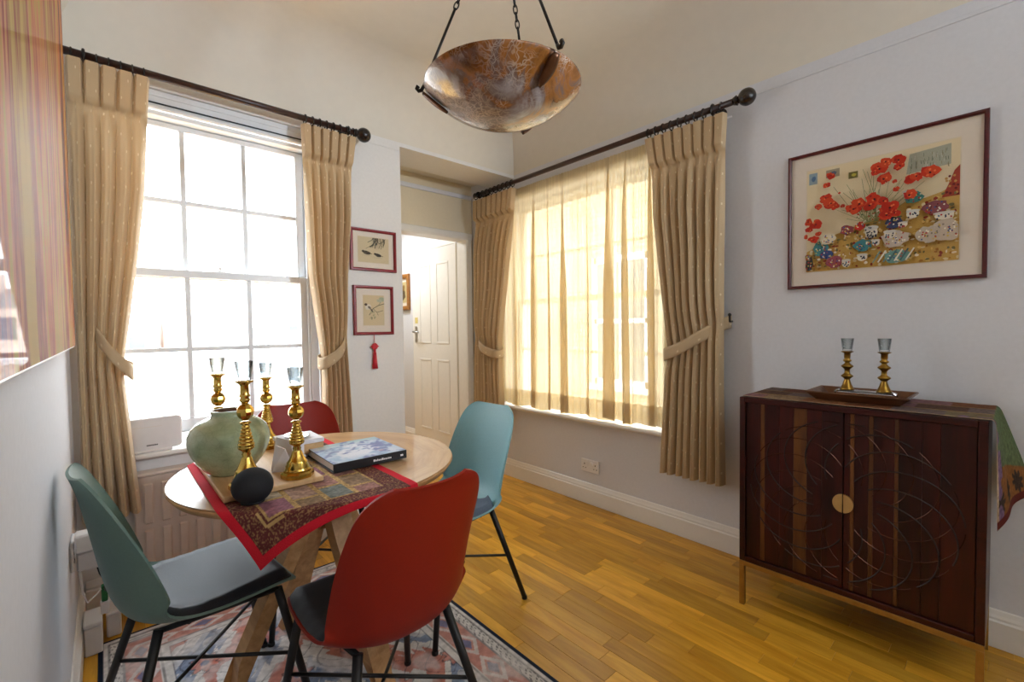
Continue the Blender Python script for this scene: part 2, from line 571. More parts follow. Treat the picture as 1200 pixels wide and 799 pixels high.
# ------------------------------------------------------------------ mesh helpers
class MB:
    def __init__(self):
        self.v, self.f, self.c, self.sm = [], [], [], []
        self.uv = None

    def add(self, vs, fs, smooth=False, col=None):
        n = len(self.v)
        self.v += [tuple(x) for x in vs]
        for f in fs:
            self.f.append(tuple(i + n for i in f))
            self.sm.append(smooth)
            self.c.append(col)
        return self

    def box(self, x0, x1, y0, y1, z0, z1, bev=0.0, col=None):
        x0, x1 = sorted((x0, x1)); y0, y1 = sorted((y0, y1)); z0, z1 = sorted((z0, z1))
        if not bev:
            vs = [(x, y, z) for z in (z0, z1) for y in (y0, y1) for x in (x0, x1)]
            fs = [(0, 2, 3, 1), (4, 5, 7, 6), (0, 1, 5, 4), (2, 6, 7, 3), (0, 4, 6, 2), (1, 3, 7, 5)]
            return self.add(vs, fs, False, col)
        b = min(bev, (x1 - x0) / 2.01, (y1 - y0) / 2.01, (z1 - z0) / 2.01)
        vs, idx = [], {}
        for sx in (0, 1):
            for sy in (0, 1):
                for sz in (0, 1):
                    X = (x0, x1)[sx]; Y = (y0, y1)[sy]; Z = (z0, z1)[sz]
                    dx = b if sx == 0 else -b; dy = b if sy == 0 else -b; dz = b if sz == 0 else -b
                    for k, p in enumerate(((X, Y + dy, Z + dz), (X + dx, Y, Z + dz), (X + dx, Y + dy, Z))):
                        idx[(sx, sy, sz, k)] = len(vs)
                        vs.append(p)
        fs = []
        I = idx
        fs.append([I[(0, 0, 0, 0)], I[(0, 0, 1, 0)], I[(0, 1, 1, 0)], I[(0, 1, 0, 0)]])
        fs.append([I[(1, 0, 0, 0)], I[(1, 1, 0, 0)], I[(1, 1, 1, 0)], I[(1, 0, 1, 0)]])
        fs.append([I[(0, 0, 0, 1)], I[(1, 0, 0, 1)], I[(1, 0, 1, 1)], I[(0, 0, 1, 1)]])
        fs.append([I[(0, 1, 0, 1)], I[(0, 1, 1, 1)], I[(1, 1, 1, 1)], I[(1, 1, 0, 1)]])
        fs.append([I[(0, 0, 0, 2)], I[(0, 1, 0, 2)], I[(1, 1, 0, 2)], I[(1, 0, 0, 2)]])
        fs.append([I[(0, 0, 1, 2)], I[(1, 0, 1, 2)], I[(1, 1, 1, 2)], I[(0, 1, 1, 2)]])
        for a in (0, 1):
            for c in (0, 1):
                fs.append([I[(0, a, c, 1)], I[(1, a, c, 1)], I[(1, a, c, 2)], I[(0, a, c, 2)]])
                fs.append([I[(a, 0, c, 0)], I[(a, 1, c, 0)], I[(a, 1, c, 2)], I[(a, 0, c, 2)]])
                fs.append([I[(a, c, 0, 0)], I[(a, c, 1, 0)], I[(a, c, 1, 1)], I[(a, c, 0, 1)]])
        for sx in (0, 1):
            for sy in (0, 1):
                for sz in (0, 1):
                    fs.append([I[(sx, sy, sz, k)] for k in range(3)])
        # consistent outward normals
        cx, cy, cz = (x0 + x1) / 2, (y0 + y1) / 2, (z0 + z1) / 2
        out = []
        for f in fs:
            p = [Vector(vs[i]) for i in f]
            nrm = (p[1] - p[0]).cross(p[2] - p[0])
            cc = sum(p, Vector()) / len(p) - Vector((cx, cy, cz))
            out.append(tuple(f) if nrm.dot(cc) >= 0 else tuple(reversed(f)))
        return self.add(vs, out, False, col)

    def grid(self, P, closed_u=False, closed_v=False, smooth=True, flip=False, col=None):
        """P[j][i]"""
        nj, ni = len(P), len(P[0])
        vs = [p for row in P for p in row]
        fs = []
        for j in range(nj if closed_v else nj - 1):
            for i in range(ni if closed_u else ni - 1):
                a = j * ni + i; b2 = j * ni + (i + 1) % ni
                c = ((j + 1) % nj) * ni + (i + 1) % ni; d = ((j + 1) % nj) * ni + i
                fs.append((a, d, c, b2) if flip else (a, b2, c, d))
        return self.add(vs, fs, smooth, col)

    def lathe(self, prof, seg=24, cx=0, cy=0, cz=0, smooth=True, cap=True, a0=0.0):
        P = []
        for (r, z) in prof:
            P.append([(cx + r * math.cos(a0 + 2 * PI * i / seg), cy + r * math.sin(a0 + 2 * PI * i / seg), cz + z) for i in range(seg)])
        self.grid(P, closed_u=True, smooth=smooth)
        if cap:
            n = len(self.v)
            L = len(prof)
            base = n - L * seg
            if prof[0][0] > 1e-6:
                self.f.append(tuple(base + i for i in reversed(range(seg)))); self.sm.append(False); self.c.append(None)
            if prof[-1][0] > 1e-6:
                self.f.append(tuple(base + (L - 1) * seg + i for i in range(seg))); self.sm.append(False); self.c.append(None)
        return self

    def tube(self, pts, r, seg=8, closed=False, cap=True, smooth=True):
        pts = [Vector(p) for p in pts]
        rs = r if isinstance(r, (list, tuple)) else [r] * len(pts)
        n = len(pts)
        P = []
        up = None
        for i, p in enumerate(pts):
            if closed:
                d = pts[(i + 1) % n] - pts[i - 1]
            else:
                d = pts[min(i + 1, n - 1)] - pts[max(i - 1, 0)]
            d.normalize()
            if up is None:
                a = Vector((0, 0, 1)) if abs(d.z) < 0.9 else Vector((1, 0, 0))
                up = (a - d * a.dot(d)).normalized()
            else:
                up = (up - d * up.dot(d)).normalized()
            s = d.cross(up)
            P.append([tuple(p + (up * math.cos(2 * PI * k / seg) + s * math.sin(2 * PI * k / seg)) * rs[i]) for k in range(seg)])
        self.grid(P, closed_u=True, closed_v=closed, smooth=smooth)
        if cap and not closed:
            nn = len(self.v); b = nn - n * seg
            self.f.append(tuple(b + k for k in reversed(range(seg)))); self.sm.append(False); self.c.append(None)
            self.f.append(tuple(b + (n - 1) * seg + k for k in range(seg))); self.sm.append(False); self.c.append(None)
        return self

    def sphere(self, c, r, nu=20, nv=12, sz=1.0):
        P = []
        for j in range(nv + 1):
            th = -PI / 2 + PI * j / nv
            rr = max(r * math.cos(th), 1e-4)
            P.append([(c[0] + rr * math.cos(2 * PI * i / nu), c[1] + rr * math.sin(2 * PI * i / nu), c[2] + r * sz * math.sin(th)) for i in range(nu)])
        return self.grid(P, closed_u=True)

    def sweep(self, prof, path, closed=False, smooth=False):
        """prof: list of (a,b) offsets; path: list of (point, dirA, dirB)"""
        P = []
        for p, A, B in path:
            p, A, B = Vector(p), Vector(A), Vector(B)
            P.append([tuple(p + A * a + B * b) for a, b in prof])
        self.grid(P, closed_u=True, closed_v=closed, smooth=smooth)
        if not closed:
            n = len(prof); L = len(path); b = len(self.v) - n * L
            self.f.append(tuple(b + k for k in reversed(range(n)))); self.sm.append(False); self.c.append(None)
            self.f.append(tuple(b + (L - 1) * n + k for k in range(n))); self.sm.append(False); self.c.append(None)
        return self

    def mesh(self, name, mat):
        me = bpy.data.meshes.new(name)
        me.from_pydata(self.v, [], self.f)
        me.polygons.foreach_set('use_smooth', self.sm)
        if any(c is not None for c in self.c):
            at = me.color_attributes.new('Col', 'FLOAT_COLOR', 'CORNER')
            buf = np.ones((len(me.loops), 4), dtype=np.float32)
            k = 0
            for f, c in zip(self.f, self.c):
                buf[k:k + len(f), :3] = c if c is not None else (0.5, 0.5, 0.5)
                k += len(f)
            at.data.foreach_set('color', buf.ravel())
        if self.uv is not None:
            ul = me.uv_layers.new(name='UVMap')
            li = np.zeros(len(me.loops), dtype=np.int32)
            me.loops.foreach_get('vertex_index', li)
            ul.data.foreach_set('uv', np.asarray(self.uv, dtype=np.float32)[li].ravel())
        if mat is not None:
            me.materials.append(mat)
        return me


def fixn(me):
    import bmesh
    b = bmesh.new()
    b.from_mesh(me)
    bmesh.ops.recalc_face_normals(b, faces=b.faces)
    b.to_mesh(me)
    b.free()


def obj(name, mb, mat, parent=None, loc=None, fix=True):
    me = mb if isinstance(mb, bpy.types.Mesh) else mb.mesh(name, M[mat] if isinstance(mat, str) else mat)
    if fix and not isinstance(mb, bpy.types.Mesh):
        fixn(me)
    o = bpy.data.objects.new(name, me)
    COL.objects.link(o)
    if parent is not None:
        o.parent = parent
    if loc is not None:
        o.location = loc
    return o


def tag(o, label, cat=None, group=None, kind=None):
    if label:
        o['label'] = label
    if cat:
        o['category'] = cat
    if group:
        o['group'] = group
    if kind:
        o['kind'] = kind
    return o


def thing(name, label, cat, loc=(0, 0, 0), rz=0.0, group=None, kind=None):
    o = bpy.data.objects.new(name, None)
    COL.objects.link(o)
    o.location = loc
    o.rotation_euler = (0, 0, rz)
    o.empty_display_size = 0.05
    return tag(o, label, cat, group, kind)


def copy_tree(o, parent=None):
    c = o.copy()
    COL.objects.link(c)
    if parent is not None:
        c.parent = parent
    for ch in [x for x in bpy.data.objects if x.parent == o]:
        copy_tree(ch, c)
    return c


def srt(x, a, b):
    x = min(1, max(0, (x - a) / (b - a)))
    return x * x * (3 - 2 * x)


def interp(keys, z):
    """keys sorted by first value descending or ascending; smooth"""
    ks = sorted(keys)
    xs = [k[0] for k in ks]
    return [float(np.interp(z, xs, [k[i] for k in ks])) for i in range(1, len(ks[0]))]


def vnoise(x, y, seed=0):
    """value noise on numpy arrays"""
    r = np.random.RandomState(seed)
    T = r.rand(64, 64)
    xi = np.floor(x).astype(int); yi = np.floor(y).astype(int)
    fx = x - xi; fy = y - yi
    fx = fx * fx * (3 - 2 * fx); fy = fy * fy * (3 - 2 * fy)
    a = T[xi % 64, yi % 64]; b = T[(xi + 1) % 64, yi % 64]; c = T[xi % 64, (yi + 1) % 64]; d = T[(xi + 1) % 64, (yi + 1) % 64]
    return (a * (1 - fx) + b * fx) * (1 - fy) + (c * (1 - fx) + d * fx) * fy


def color_grid(name, xs, ys, zfun, colfun, mat, parent=None):
    """grid mesh with per-vertex colour attribute; colfun(X,Y)->(...,3) linear"""
    X, Y = np.meshgrid(xs, ys)
    Pos = zfun(X, Y)
    ny, nx = X.shape
    i = np.arange(ny * nx).reshape(ny, nx)
    q = np.stack([i[:-1, :-1], i[:-1, 1:], i[1:, 1:], i[1:, :-1]], -1).reshape(-1, 4)
    me = bpy.data.meshes.new(name)
    me.from_pydata(Pos.reshape(-1, 3).tolist(), [], q.tolist())
    me.polygons.foreach_set('use_smooth', [True] * len(q))
    at = me.color_attributes.new('Col', 'FLOAT_COLOR', 'POINT')
    c = np.ones((ny * nx, 4), np.float32)
    c[:, :3] = colfun(X, Y).reshape(-1, 3)
    at.data.foreach_set('color', c.ravel())
    me.materials.append(M[mat])
    o = bpy.data.objects.new(name, me)
    COL.objects.link(o)
    if parent is not None:
        o.parent = parent
    return o


# ================================================================== SETTING
XL, YB, ZC = -2.52, -5.0, 2.72
# ---- floor: oak strips running along Y
floor = tag(obj('floor', MB().box(XL - 0.1, 0.1, YB - 0.1, 3.4, -0.06, -0.012), 'plank'),
            'honey coloured oak strip floor under the rug and chairs', 'floor', kind='structure')
sw = 0.0665
lens = [0.26, 0.34, 0.42, 0.52]
unit = {}
for L in lens:
    mb = MB().box(-sw / 2 + 0.0004, sw / 2 - 0.0004, -L / 2 + 0.0004, L / 2 - 0.0004, -0.012, 0.0, 0.0007)
    unit[L] = mb.mesh('plank', M['plank'])
    fixn(unit[L])
planks, rest = [], MB()
nx = int(round((0 - XL) / sw)) + 1
camp = np.array([-2.41337, -2.63314, 1.2])


def visible(x, y):
    d = np.array([x, y, 0]) - camp
    z = d @ np.array(_f)
    if z < 0.1:
        return False
    u = 600 + 531 * (d @ np.array(_r)) / z
    v = 399.5 - 531 * (d @ np.array(_u)) / z
    return -30 < u < 1230 and v < 840 and y < 0.62


for k in range(nx):
    x = XL + sw * (k + 0.5)
    if x > 0.03:
        break
    y = 0.9 - rnd.random() * 0.4
    while y > YB:
        L = rnd.choice(lens)
        yc = y - L / 2
        if visible(x, yc) or visible(x, yc + L / 2) or visible(x, yc - L / 2):
            # strips wholly covered by the rug stay in the joined remainder
            if -2.40 < x < -1.36 and yc < -0.55:
                rest.box(x - sw / 2 + 0.0004, x + sw / 2 - 0.0004, yc - L / 2 + 0.0004, yc + L / 2 - 0.0004, -0.012, 0)
            else:
                planks.append((x, yc, L))
        else:
            rest.box(x - sw / 2 + 0.0004, x + sw / 2 - 0.0004, yc - L / 2 + 0.0004, yc + L / 2 - 0.0004, -0.012, 0)
        y -= L
planks.sort(key=lambda p: (p[0] - camp[0]) ** 2 + (p[1] - camp[1]) ** 2)
for i, (x, yc, L) in enumerate(planks):
    if i >= 300:
        rest.box(x - sw / 2 + 0.0004, x + sw / 2 - 0.0004, yc - L / 2 + 0.0004, yc + L / 2 - 0.0004, -0.012, 0)
        continue
    o = bpy.data.objects.new('plank', unit[L])
    COL.objects.link(o)
    o.parent = floor
    o.location = (x, yc, 0)
for k in range(12):     # strips of the hall beyond the doorway
    x = -1.0 + (k + 0.5) * 0.085
    rest.box(x - 0.042, x + 0.042, 0.46, 3.2, -0.012, -0.0006)
o = obj('plank', rest, 'plank', floor)
o['kind'] = 'stuff'

# ---- walls
b = MB()
b.box(XL - 0.25, -2.40, 0, 0.30, 0, ZC)                  # strip beside the window
b.box(-1.50, -0.98, 0, 0.30, 0, ZC)                      # pier with the bird pictures
b.box(-2.40, -1.50, 0, 0.30, 0, 0.63)                    # apron under the sill
b.box(-2.40, -1.50, 0, 0.30, 2.305, ZC)                  # above the window
b.box(-0.98, 0.0, 0, 0.30, 2.355, ZC)                    # lintel over the recess
wall_back = tag(obj('wall_back', b, 'wall_back'), 'off-white plaster wall around the sash window with bird pictures on its pier', 'wall', kind='structure')
b = MB().box(XL - 0.15, XL, YB, 0.0, 0, ZC)
tag(obj('wall_left', b, 'wall'), 'white wall behind the sage chair and the streaked painting', 'wall', kind='structure')
b = MB()
b.box(0, 0.3, YB, -1.28, 0, ZC)
b.box(0, 0.3, 0.14, 3.3, 0, ZC)
b.box(0, 0.3, -1.28, 0.14, 0, 0.565)
b.box(0, 0.3, -1.28, 0.14, 2.2, ZC)
wall_right = tag(obj('wall_right', b, 'wall'), 'white wall with the poppy picture and the voile-covered window', 'wall', kind='structure')
b = MB().box(XL - 0.15, 0.3, YB - 0.15, YB, 0, ZC)
tag(obj('wall_front', b, 'wall'), 'plain white wall closing the room opposite the sash window', 'wall', kind='structure')
b = MB()
b.box(-1.12, -0.98, 0.3, 3.3, -0.3, 2.5)
b.box(-0.98, -0.86, 0.55, 0.67, 0, 2.5)
b.box(-0.06, 0.0, 0.55, 0.67, 0, 2.5)
b.box(-0.86, -0.06, 0.55, 0.67, 1.965, 2.5)
b.box(-1.12, 0.0, 3.2, 3.3, 0, 2.5)
tag(obj('wall_recess', b, 'wall_cream'), 'white wall of the recess around the hall doorway', 'wall', kind='structure')
b = MB().box(-1.12, 0.0, 0.3, 3.3, 2.42, 2.5)
tag(obj('ceiling_hall', b, 'ceiling'), 'plain ceiling over the recess and the hall', 'ceiling', kind='structure')

# ---- ceiling with a coved edge
b = MB()
rings = []
R = 0.34
for k in range(13):
    a = PI / 2 * k / 12
    ins = R * (1 - math.cos(a)); z = ZC - R + R * math.sin(a)
    rings.append([(XL + ins, YB + ins, z), (0 - ins, YB + ins, z), (0 - ins, 0 - ins, z), (XL + ins, 0 - ins, z)])
P = [[Vector(p) for p in r] for r in rings]
for s in range(4):
    b.grid([[tuple(r[s]), tuple(r[(s + 1) % 4])] for r in rings], smooth=True)
n = len(b.v)
b.add(rings[-1], [(0, 1, 2, 3)])
b.box(XL - 0.2, 0.3, YB - 0.2, 0.32, ZC + 0.005, ZC + 0.1)
tag(obj('ceiling', b, 'ceiling', fix=False), 'cream ceiling with a coved edge above the marble pendant', 'ceiling', kind='structure')
# picture-rail bead lines
b = MB().box(-0.004, -0.0005, YB, -1.70, 2.322, 2.338, 0.001)
tag(obj('trim_1', b, 'wall'), 'thin painted rail line on the wall above the poppy picture', 'trim', kind='structure')
b = MB().box(-1.36, -0.985, -0.004, -0.0005, 2.325, 2.338, 0.001)
tag(obj('trim_2', b, 'wall_back'), 'thin painted rail line beside the curtain finial on the pier', 'trim', kind='structure')
b = MB().box(-0.97, -0.005, 0.535, 0.549, 2.30, 2.335, 0.003)
tag(obj('trim_3', b, 'wall'), 'moulded rail on the recess wall above the doorway', 'trim', kind='structure')


# ---- baseboards (moulded profile)
def board(name, p0, p1, nrm, label):
    prof = [(0.0005, 0.002), (0.018, 0.002), (0.018, 0.098), (0.013, 0.104), (0.013, 0.112), (0.009, 0.122), (0.005, 0.136), (0.0005, 0.14)]
    mb = MB().sweep(prof, [(p0, nrm, (0, 0, 1)), (p1, nrm, (0, 0, 1))])
    return tag(obj(name, mb, 'white_wood'), label, 'skirting board', kind='structure')


board('baseboard_right', (0, YB, 0), (0, 0.545, 0), (-1, 0, 0), 'white moulded skirting board under the voile-covered window')
board('baseboard_left', (XL, YB, 0), (XL, -0.02, 0), (1, 0, 0), 'white moulded skirting board behind the sage chair')
board('baseboard_back', (XL + 0.02, 0, 0), (-0.985, 0, 0), (0, -1, 0), 'white moulded skirting board under the radiator and pictures')
board('baseboard_hall', (0, 1.38, 0), (0, 3.19, 0), (-1, 0, 0), 'white skirting board in the hall beyond the doorway')

# ---- doorway casing (recess) and hall door
b = MB()
prof = [(0.0, 0.0), (0.0, 0.014), (0.02, 0.022), (0.05, 0.022), (0.056, 0.012), (0.06, 0.0)]
x0, x1, zt = -0.86, -0.075, 1.955
for (A, Bp, dirA) in (((x1, 0.5495, 0.0), (x1, 0.5495, zt - 0.0005), (1, 0, 0)), ((x0, 0.5495, 0.0), (x0, 0.5495, zt - 0.0005), (-1, 0, 0)),
                      ((x0 - 0.06, 0.5495, zt), (x1 + 0.06, 0.5495, zt), (0, 0, 1))):
    b.sweep(prof, [(A, dirA, (0, -1, 0)), (Bp, dirA, (0, -1, 0))])
b.box(x1, x1 + 0.0145, 0.552, 0.672, 0, zt - 0.0005)
b.box(x0 + 0.0005, x0 + 0.01, 0.552, 0.672, 0, zt - 0.0005)
b.box(x0 + 0.0005, x1, 0.552, 0.672, zt, zt + 0.0095)
tag(obj('trim_4', b, 'white_wood'), 'white moulded casing around the hall doorway', 'door casing', kind='structure')
door = thing('door_1', 'white panelled hall door with a chrome lever handle', 'door', (0, 0, 0), kind='structure')
ya, yb = 0.74, 1.50
b = MB()
b.box(-0.044, -0.004, ya, yb, 0.008, 1.96, 0.003)
obj('door_leaf', b, 'white_wood', door)
b = MB()
for (z0, z1) in ((0.2, 0.9), (1.05, 1.82)):
    for (q0, q1) in ((ya + 0.12, (ya + yb) / 2 - 0.05), ((ya + yb) / 2 + 0.05, yb - 0.12)):
        for (c0, c1, d0, d1) in ((q0, q1, z0, z0 + 0.018), (q0, q1, z1 - 0.018, z1), (q0, q0 + 0.018, z0 + 0.0185, z1 - 0.0185), (q1 - 0.018, q1, z0 + 0.0185, z1 - 0.0185)):
            b.box(-0.048, -0.042, c0, c1, d0, d1, 0.002)
obj('panel_moulding', b, 'white_wood', door)
b = MB()
for (c0, c1, d0, d1) in ((ya - 0.06, ya - 0.004, 0.0, 1.9695), (yb + 0.004, yb + 0.06, 0.0, 1.9695), (ya - 0.06, yb + 0.06, 1.97, 2.03)):
    b.box(-0.02, -0.001, c0, c1, d0, d1, 0.004)
obj('door_frame', b, 'white_wood', door)
h = obj('door_handle', MB().box(-0.052, -0.0445, yb - 0.075, yb - 0.035, 1.06, 1.22, 0.003), 'chrome', door)
h['label'] = 'chrome lever handle on its back plate'
obj('lever', MB().tube([(-0.05, yb - 0.055, 1.165), (-0.09, yb - 0.055, 1.165), (-0.095, yb - 0.07, 1.165), (-0.095, yb - 0.17, 1.16)], 0.009, 8), 'chrome', h)
obj('sticker', MB().box(-0.046, -0.0445, yb - 0.085, yb - 0.03, 1.25, 1.31), 'sticker', door)['label'] = 'pale yellow sticker'


# ---- windows
def sash_window(name, label, X0, X1, Z0, Zm, Z1, vert, hor_up, hor_lo, bot_rail, to_world, parts_label=None):
    """double hung sash; local frame: a along wall, d depth outward, z up"""
    win = thing(name, label, 'window', kind='structure')

    def bx(mb, a0, a1, d0, d1, z0, z1, bev=0.003):
        p0, p1 = to_world(a0, d0), to_world(a1, d1)
        mb.box(p0[0], p1[0], p0[1], p1[1], z0, z1, bev)
    fr = MB()
    bx(fr, X0 - 0.05, X0, 0.035, 0.16, Z0 - 0.06, Z1 + 0.05)
    bx(fr, X1, X1 + 0.05, 0.035, 0.16, Z0 - 0.06, Z1 + 0.05)
    bx(fr, X0, X1, 0.035, 0.16, Z1 + 0.028, Z1 + 0.05)
    bx(fr, X0, X1, 0.03, 0.16, Z0 - 0.06, Z0 - bot_rail - 0.001)
    # staff beads
    bx(fr, X0, X0 + 0.012, 0.04, 0.052, Z0 - 0.05, Z1 + 0.028)
    bx(fr, X1 - 0.012, X1, 0.04, 0.052, Z0 - 0.05, Z1 + 0.028)
    obj('frame', fr, 'sash_wood', win)
    for nm, d0, za, zb, r_lo, r_hi, hz in (('lower_sash', 0.055, Z0, Zm - 0.015, bot_rail, 0.036, hor_lo), ('upper_sash', 0.098, Zm + 0.015, Z1, 0.036, 0.026, hor_up)):
        s = MB()
        st = 0.045
        bx(s, X0 + 0.003, X0 + st, d0, d0 + 0.038, za - r_lo, zb + r_hi)
        bx(s, X1 - st, X1 - 0.003, d0, d0 + 0.038, za - r_lo, zb + r_hi)
        bx(s, X0 + st, X1 - st, d0, d0 + 0.038, za - r_lo, za)
        bx(s, X0 + st, X1 - st, d0, d0 + 0.038, zb, zb + r_hi)
        sash = obj(nm, s, 'sash_wood', win)
        av = [X0 + st] + list(vert) + [X1 - st]
        zv = [za] + list(hz) + [zb]
        for a in vert:
            mb = MB(); bx(mb, a - 0.011, a + 0.011, d0 + 0.004, d0 + 0.034, za, zb)
            obj('muntin', mb, 'sash_wood', sash)
        for z in hz:
            mb = MB(); bx(mb, X0 + st, X1 - st, d0 + 0.006, d0 + 0.032, z - 0.011, z + 0.011)
            obj('muntin', mb, 'sash_wood', sash)
        for i in range(len(av) - 1):
            for j in range(len(zv) - 1):
                mb = MB(); bx(mb, av[i] + 0.0, av[i + 1], d0 + 0.018, d0 + 0.021, zv[j], zv[j + 1], 0)
                obj('pane', mb, 'pane', sash)
    return win, bx


win1, bx1 = sash_window('window_1', 'white twelve-pane sash window behind the dining table', -2.415, -1.54, 0.775, 1.475, 2.172,
                        (-2.102, -1.838), (1.828,), (1.112,), 0.058, lambda a, d: (a, d))
lk = MB(); bx1(lk, -1.99, -1.93, 0.085, 0.105, 1.492, 1.505); bx1(lk, -1.967, -1.953, 0.08, 0.1, 1.505, 1.525)
obj('sash_catch', lk, 'white_wood', win1)
hd = MB()
bx1(hd, -2.3995, -1.5005, 0.015, 0.034, 2.222, 2.3045)
bx1(hd, -2.4, -1.5, 0.008, 0.0145, 2.222, 2.236)
bx1(hd, -2.4, -1.5, 0.010, 0.0145, 2.275, 2.283)
obj('head_board', hd, 'sash_wood', win1)
cd = MB(); bx1(cd, -2.4, -1.5, 0.006, 0.0145, 2.2425, 2.2465, 0)
obj('blind_cord', cd, 'black_plastic', win1)['label'] = 'black cord across the head board'
rv = MB()
bx1(rv, -2.3995, -2.392, -0.004, 0.014, 0.66, 2.22, 0.001)
bx1(rv, -1.508, -1.5005, -0.004, 0.014, 0.66, 2.22, 0.001)
obj('lining', rv, 'sash_wood', win1)
sl = MB()
sl.box(-2.5, -1.42, -0.055, 0.034, 0.634, 0.656, 0.006)
obj('window_board', sl, 'white_wood', win1)

win2, bx2 = sash_window('window_2', 'white sash window behind the gold voile', -1.24, 0.10, 0.66, 1.40, 2.12,
                        (-0.80, -0.35), (1.76,), (1.02,), 0.06, lambda a, d: (d + 0.06, a))
rv = MB()
rv.box(0.002, 0.094, -1.279, -1.27, 0.59, 2.199)
rv.box(0.002, 0.094, 0.131, 0.139, 0.59, 2.199)
rv.box(0.002, 0.094, -1.27, 0.131, 2.18, 2.199)
obj('lining', rv, 'white_wood', win2)
sl = MB()
sl.box(-0.075, 0.09, -1.50, 0.40, 0.567, 0.588, 0.006)
sl.box(-0.02, -0.001, -1.46, 0.38, 0.548, 0.566, 0.004)
obj('window_board', sl, 'white_wood', win2)

# ================================================================== OUTSIDE
ter = tag(obj('terrace', MB().box(-14, 3.6, 0.35, 14, -0.9, -0.7), 'asphalt'), 'flat grey roof outside the sash window', 'roof', kind='structure')
ter2 = tag(obj('light_well', MB().box(0.5, 6.0, -9, 0.3, -2.2, -2.0), 'asphalt'), 'grey yard outside the voile-covered window', 'ground', kind='structure')
# brick parapet at the end of the flat roof
par = thing('parapet_wall', 'pale brick parapet wall beyond the flat roof', 'wall', (0, 0, 0), kind='structure')
b = MB()
zz = -0.7; row = 0
while zz < 0.86:
    x = -6.5 - (0.11 if row % 2 else 0)
    while x < -1.2:
        b.box(x + 0.005, x + 0.215, 4.6 + rnd.random() * 0.006, 4.9, zz + 0.005, zz + 0.07)
        x += 0.22
    zz += 0.075; row += 1
o = obj('brick', b, 'pale_brick', par); o['kind'] = 'stuff'
obj('mortar', MB().box(-6.6, -1.2, 4.612, 4.88, -0.7, 0.86), 'stucco', par)
obj('coping', MB().box(-6.7, -1.15, 4.54, 4.96, 0.86, 0.93, 0.01), 'stucco', par)
# wing of the same house (the hall) with its windows
wing = thing('house_wing', 'white rendered wing of the house beside the sash window', 'building', (0, 0, 0), kind='structure')
obj('wall', MB().box(-1.165, -1.125, 0.32, 4.4, -0.7, 2.30), 'stucco', wing)
obj('parapet', MB().box(-1.19, -1.0, 0.32, 4.45, 2.305, 2.53, 0.01), 'stucco', wing)
for (y0, y1, z0, z1) in ((1.15, 1.75, 0.75, 1.75), (2.5, 3.1, 0.75, 1.75)):
    f = MB()
    f.box(-1.185, -1.167, y0 - 0.05, y0, z0 - 0.05, z1 + 0.05); f.box(-1.185, -1.167, y1, y1 + 0.05, z0 - 0.05, z1 + 0.05)
    f.box(-1.185, -1.167, y0, y1, z0 - 0.05, z0); f.box(-1.185, -1.167, y0, y1, z1, z1 + 0.05)
    f.box(-1.18, -1.167, (y0 + y1) / 2 - 0.012, (y0 + y1) / 2 + 0.012, z0, z1)
    f.box(-1.18, -1.167, y0, y1, (z0 + z1) / 2 - 0.015, (z0 + z1) / 2 + 0.015)
    wf = obj('window', f, 'sash_wood', wing)
    obj('pane', MB().box(-1.172, -1.166, y0, y1, z0, z1), 'dark_glass', wf)
obj('drainpipe', MB().tube([(-1.2, 4.2, -0.7), (-1.2, 4.2, 2.28)], 0.04, 10), 'stucco', wing)
# far terrace of houses on the horizon
specs = [(-26, -20, 1.3), (-19.5, -15, 2.6), (-14.5, -9.0, 1.0), (-8.5, -4.5, 2.2), (-4, 0.5, 1.4), (1, 7, 2.8), (-34, -27, 2.2), (8, 14, 1.6)]
far_labels = ['low grey-roofed house far off, below the others', 'brick house far off with a raised roof', 'lowest and widest brick house on the skyline',
              'brick house in the middle of the skyline', 'narrow brick house on the skyline', 'tall brick house at the skyline behind the house wing',
              'distant brick house at the far end of the skyline', 'distant house hidden mostly behind the house wing']
for (xa, xb, zt), lb in zip(specs, far_labels):
    hs = thing('street_house', lb, 'building', ((xa + xb) / 2, 40, -6), group='houses on the skyline')
    wd = (xb - xa) / 2
    obj('wall', MB().box(-wd, wd, 0, 5, 0, 6 + zt), 'far_brick', hs)
    rf = MB()
    rf.add([(-wd, -0.2, 6 + zt), (wd, -0.2, 6 + zt), (wd, 2.5, 7.4 + zt), (-wd, 2.5, 7.4 + zt), (-wd, 5.2, 6 + zt), (wd, 5.2, 6 + zt)],
           [(0, 1, 2, 3), (3, 2, 5, 4), (0, 3, 4), (1, 5, 2), (0, 4, 5, 1)])
    r_ = obj('roof', rf, 'far_roof', hs)
    obj('chimney', MB().box(-wd * 0.6, -wd * 0.6 + 0.8, 1.8, 3, 6.6 + zt, 8.3 + zt), 'far_brick', r_)
    nwin = max(2, int(wd))
    for k in range(nwin):
        xx = -wd + (k + 0.5) * 2 * wd / nwin
        obj('window', MB().box(xx - 0.45, xx + 0.45, -0.06, 0.02, 4.0 + zt, 5.4 + zt), 'dark_glass', hs)
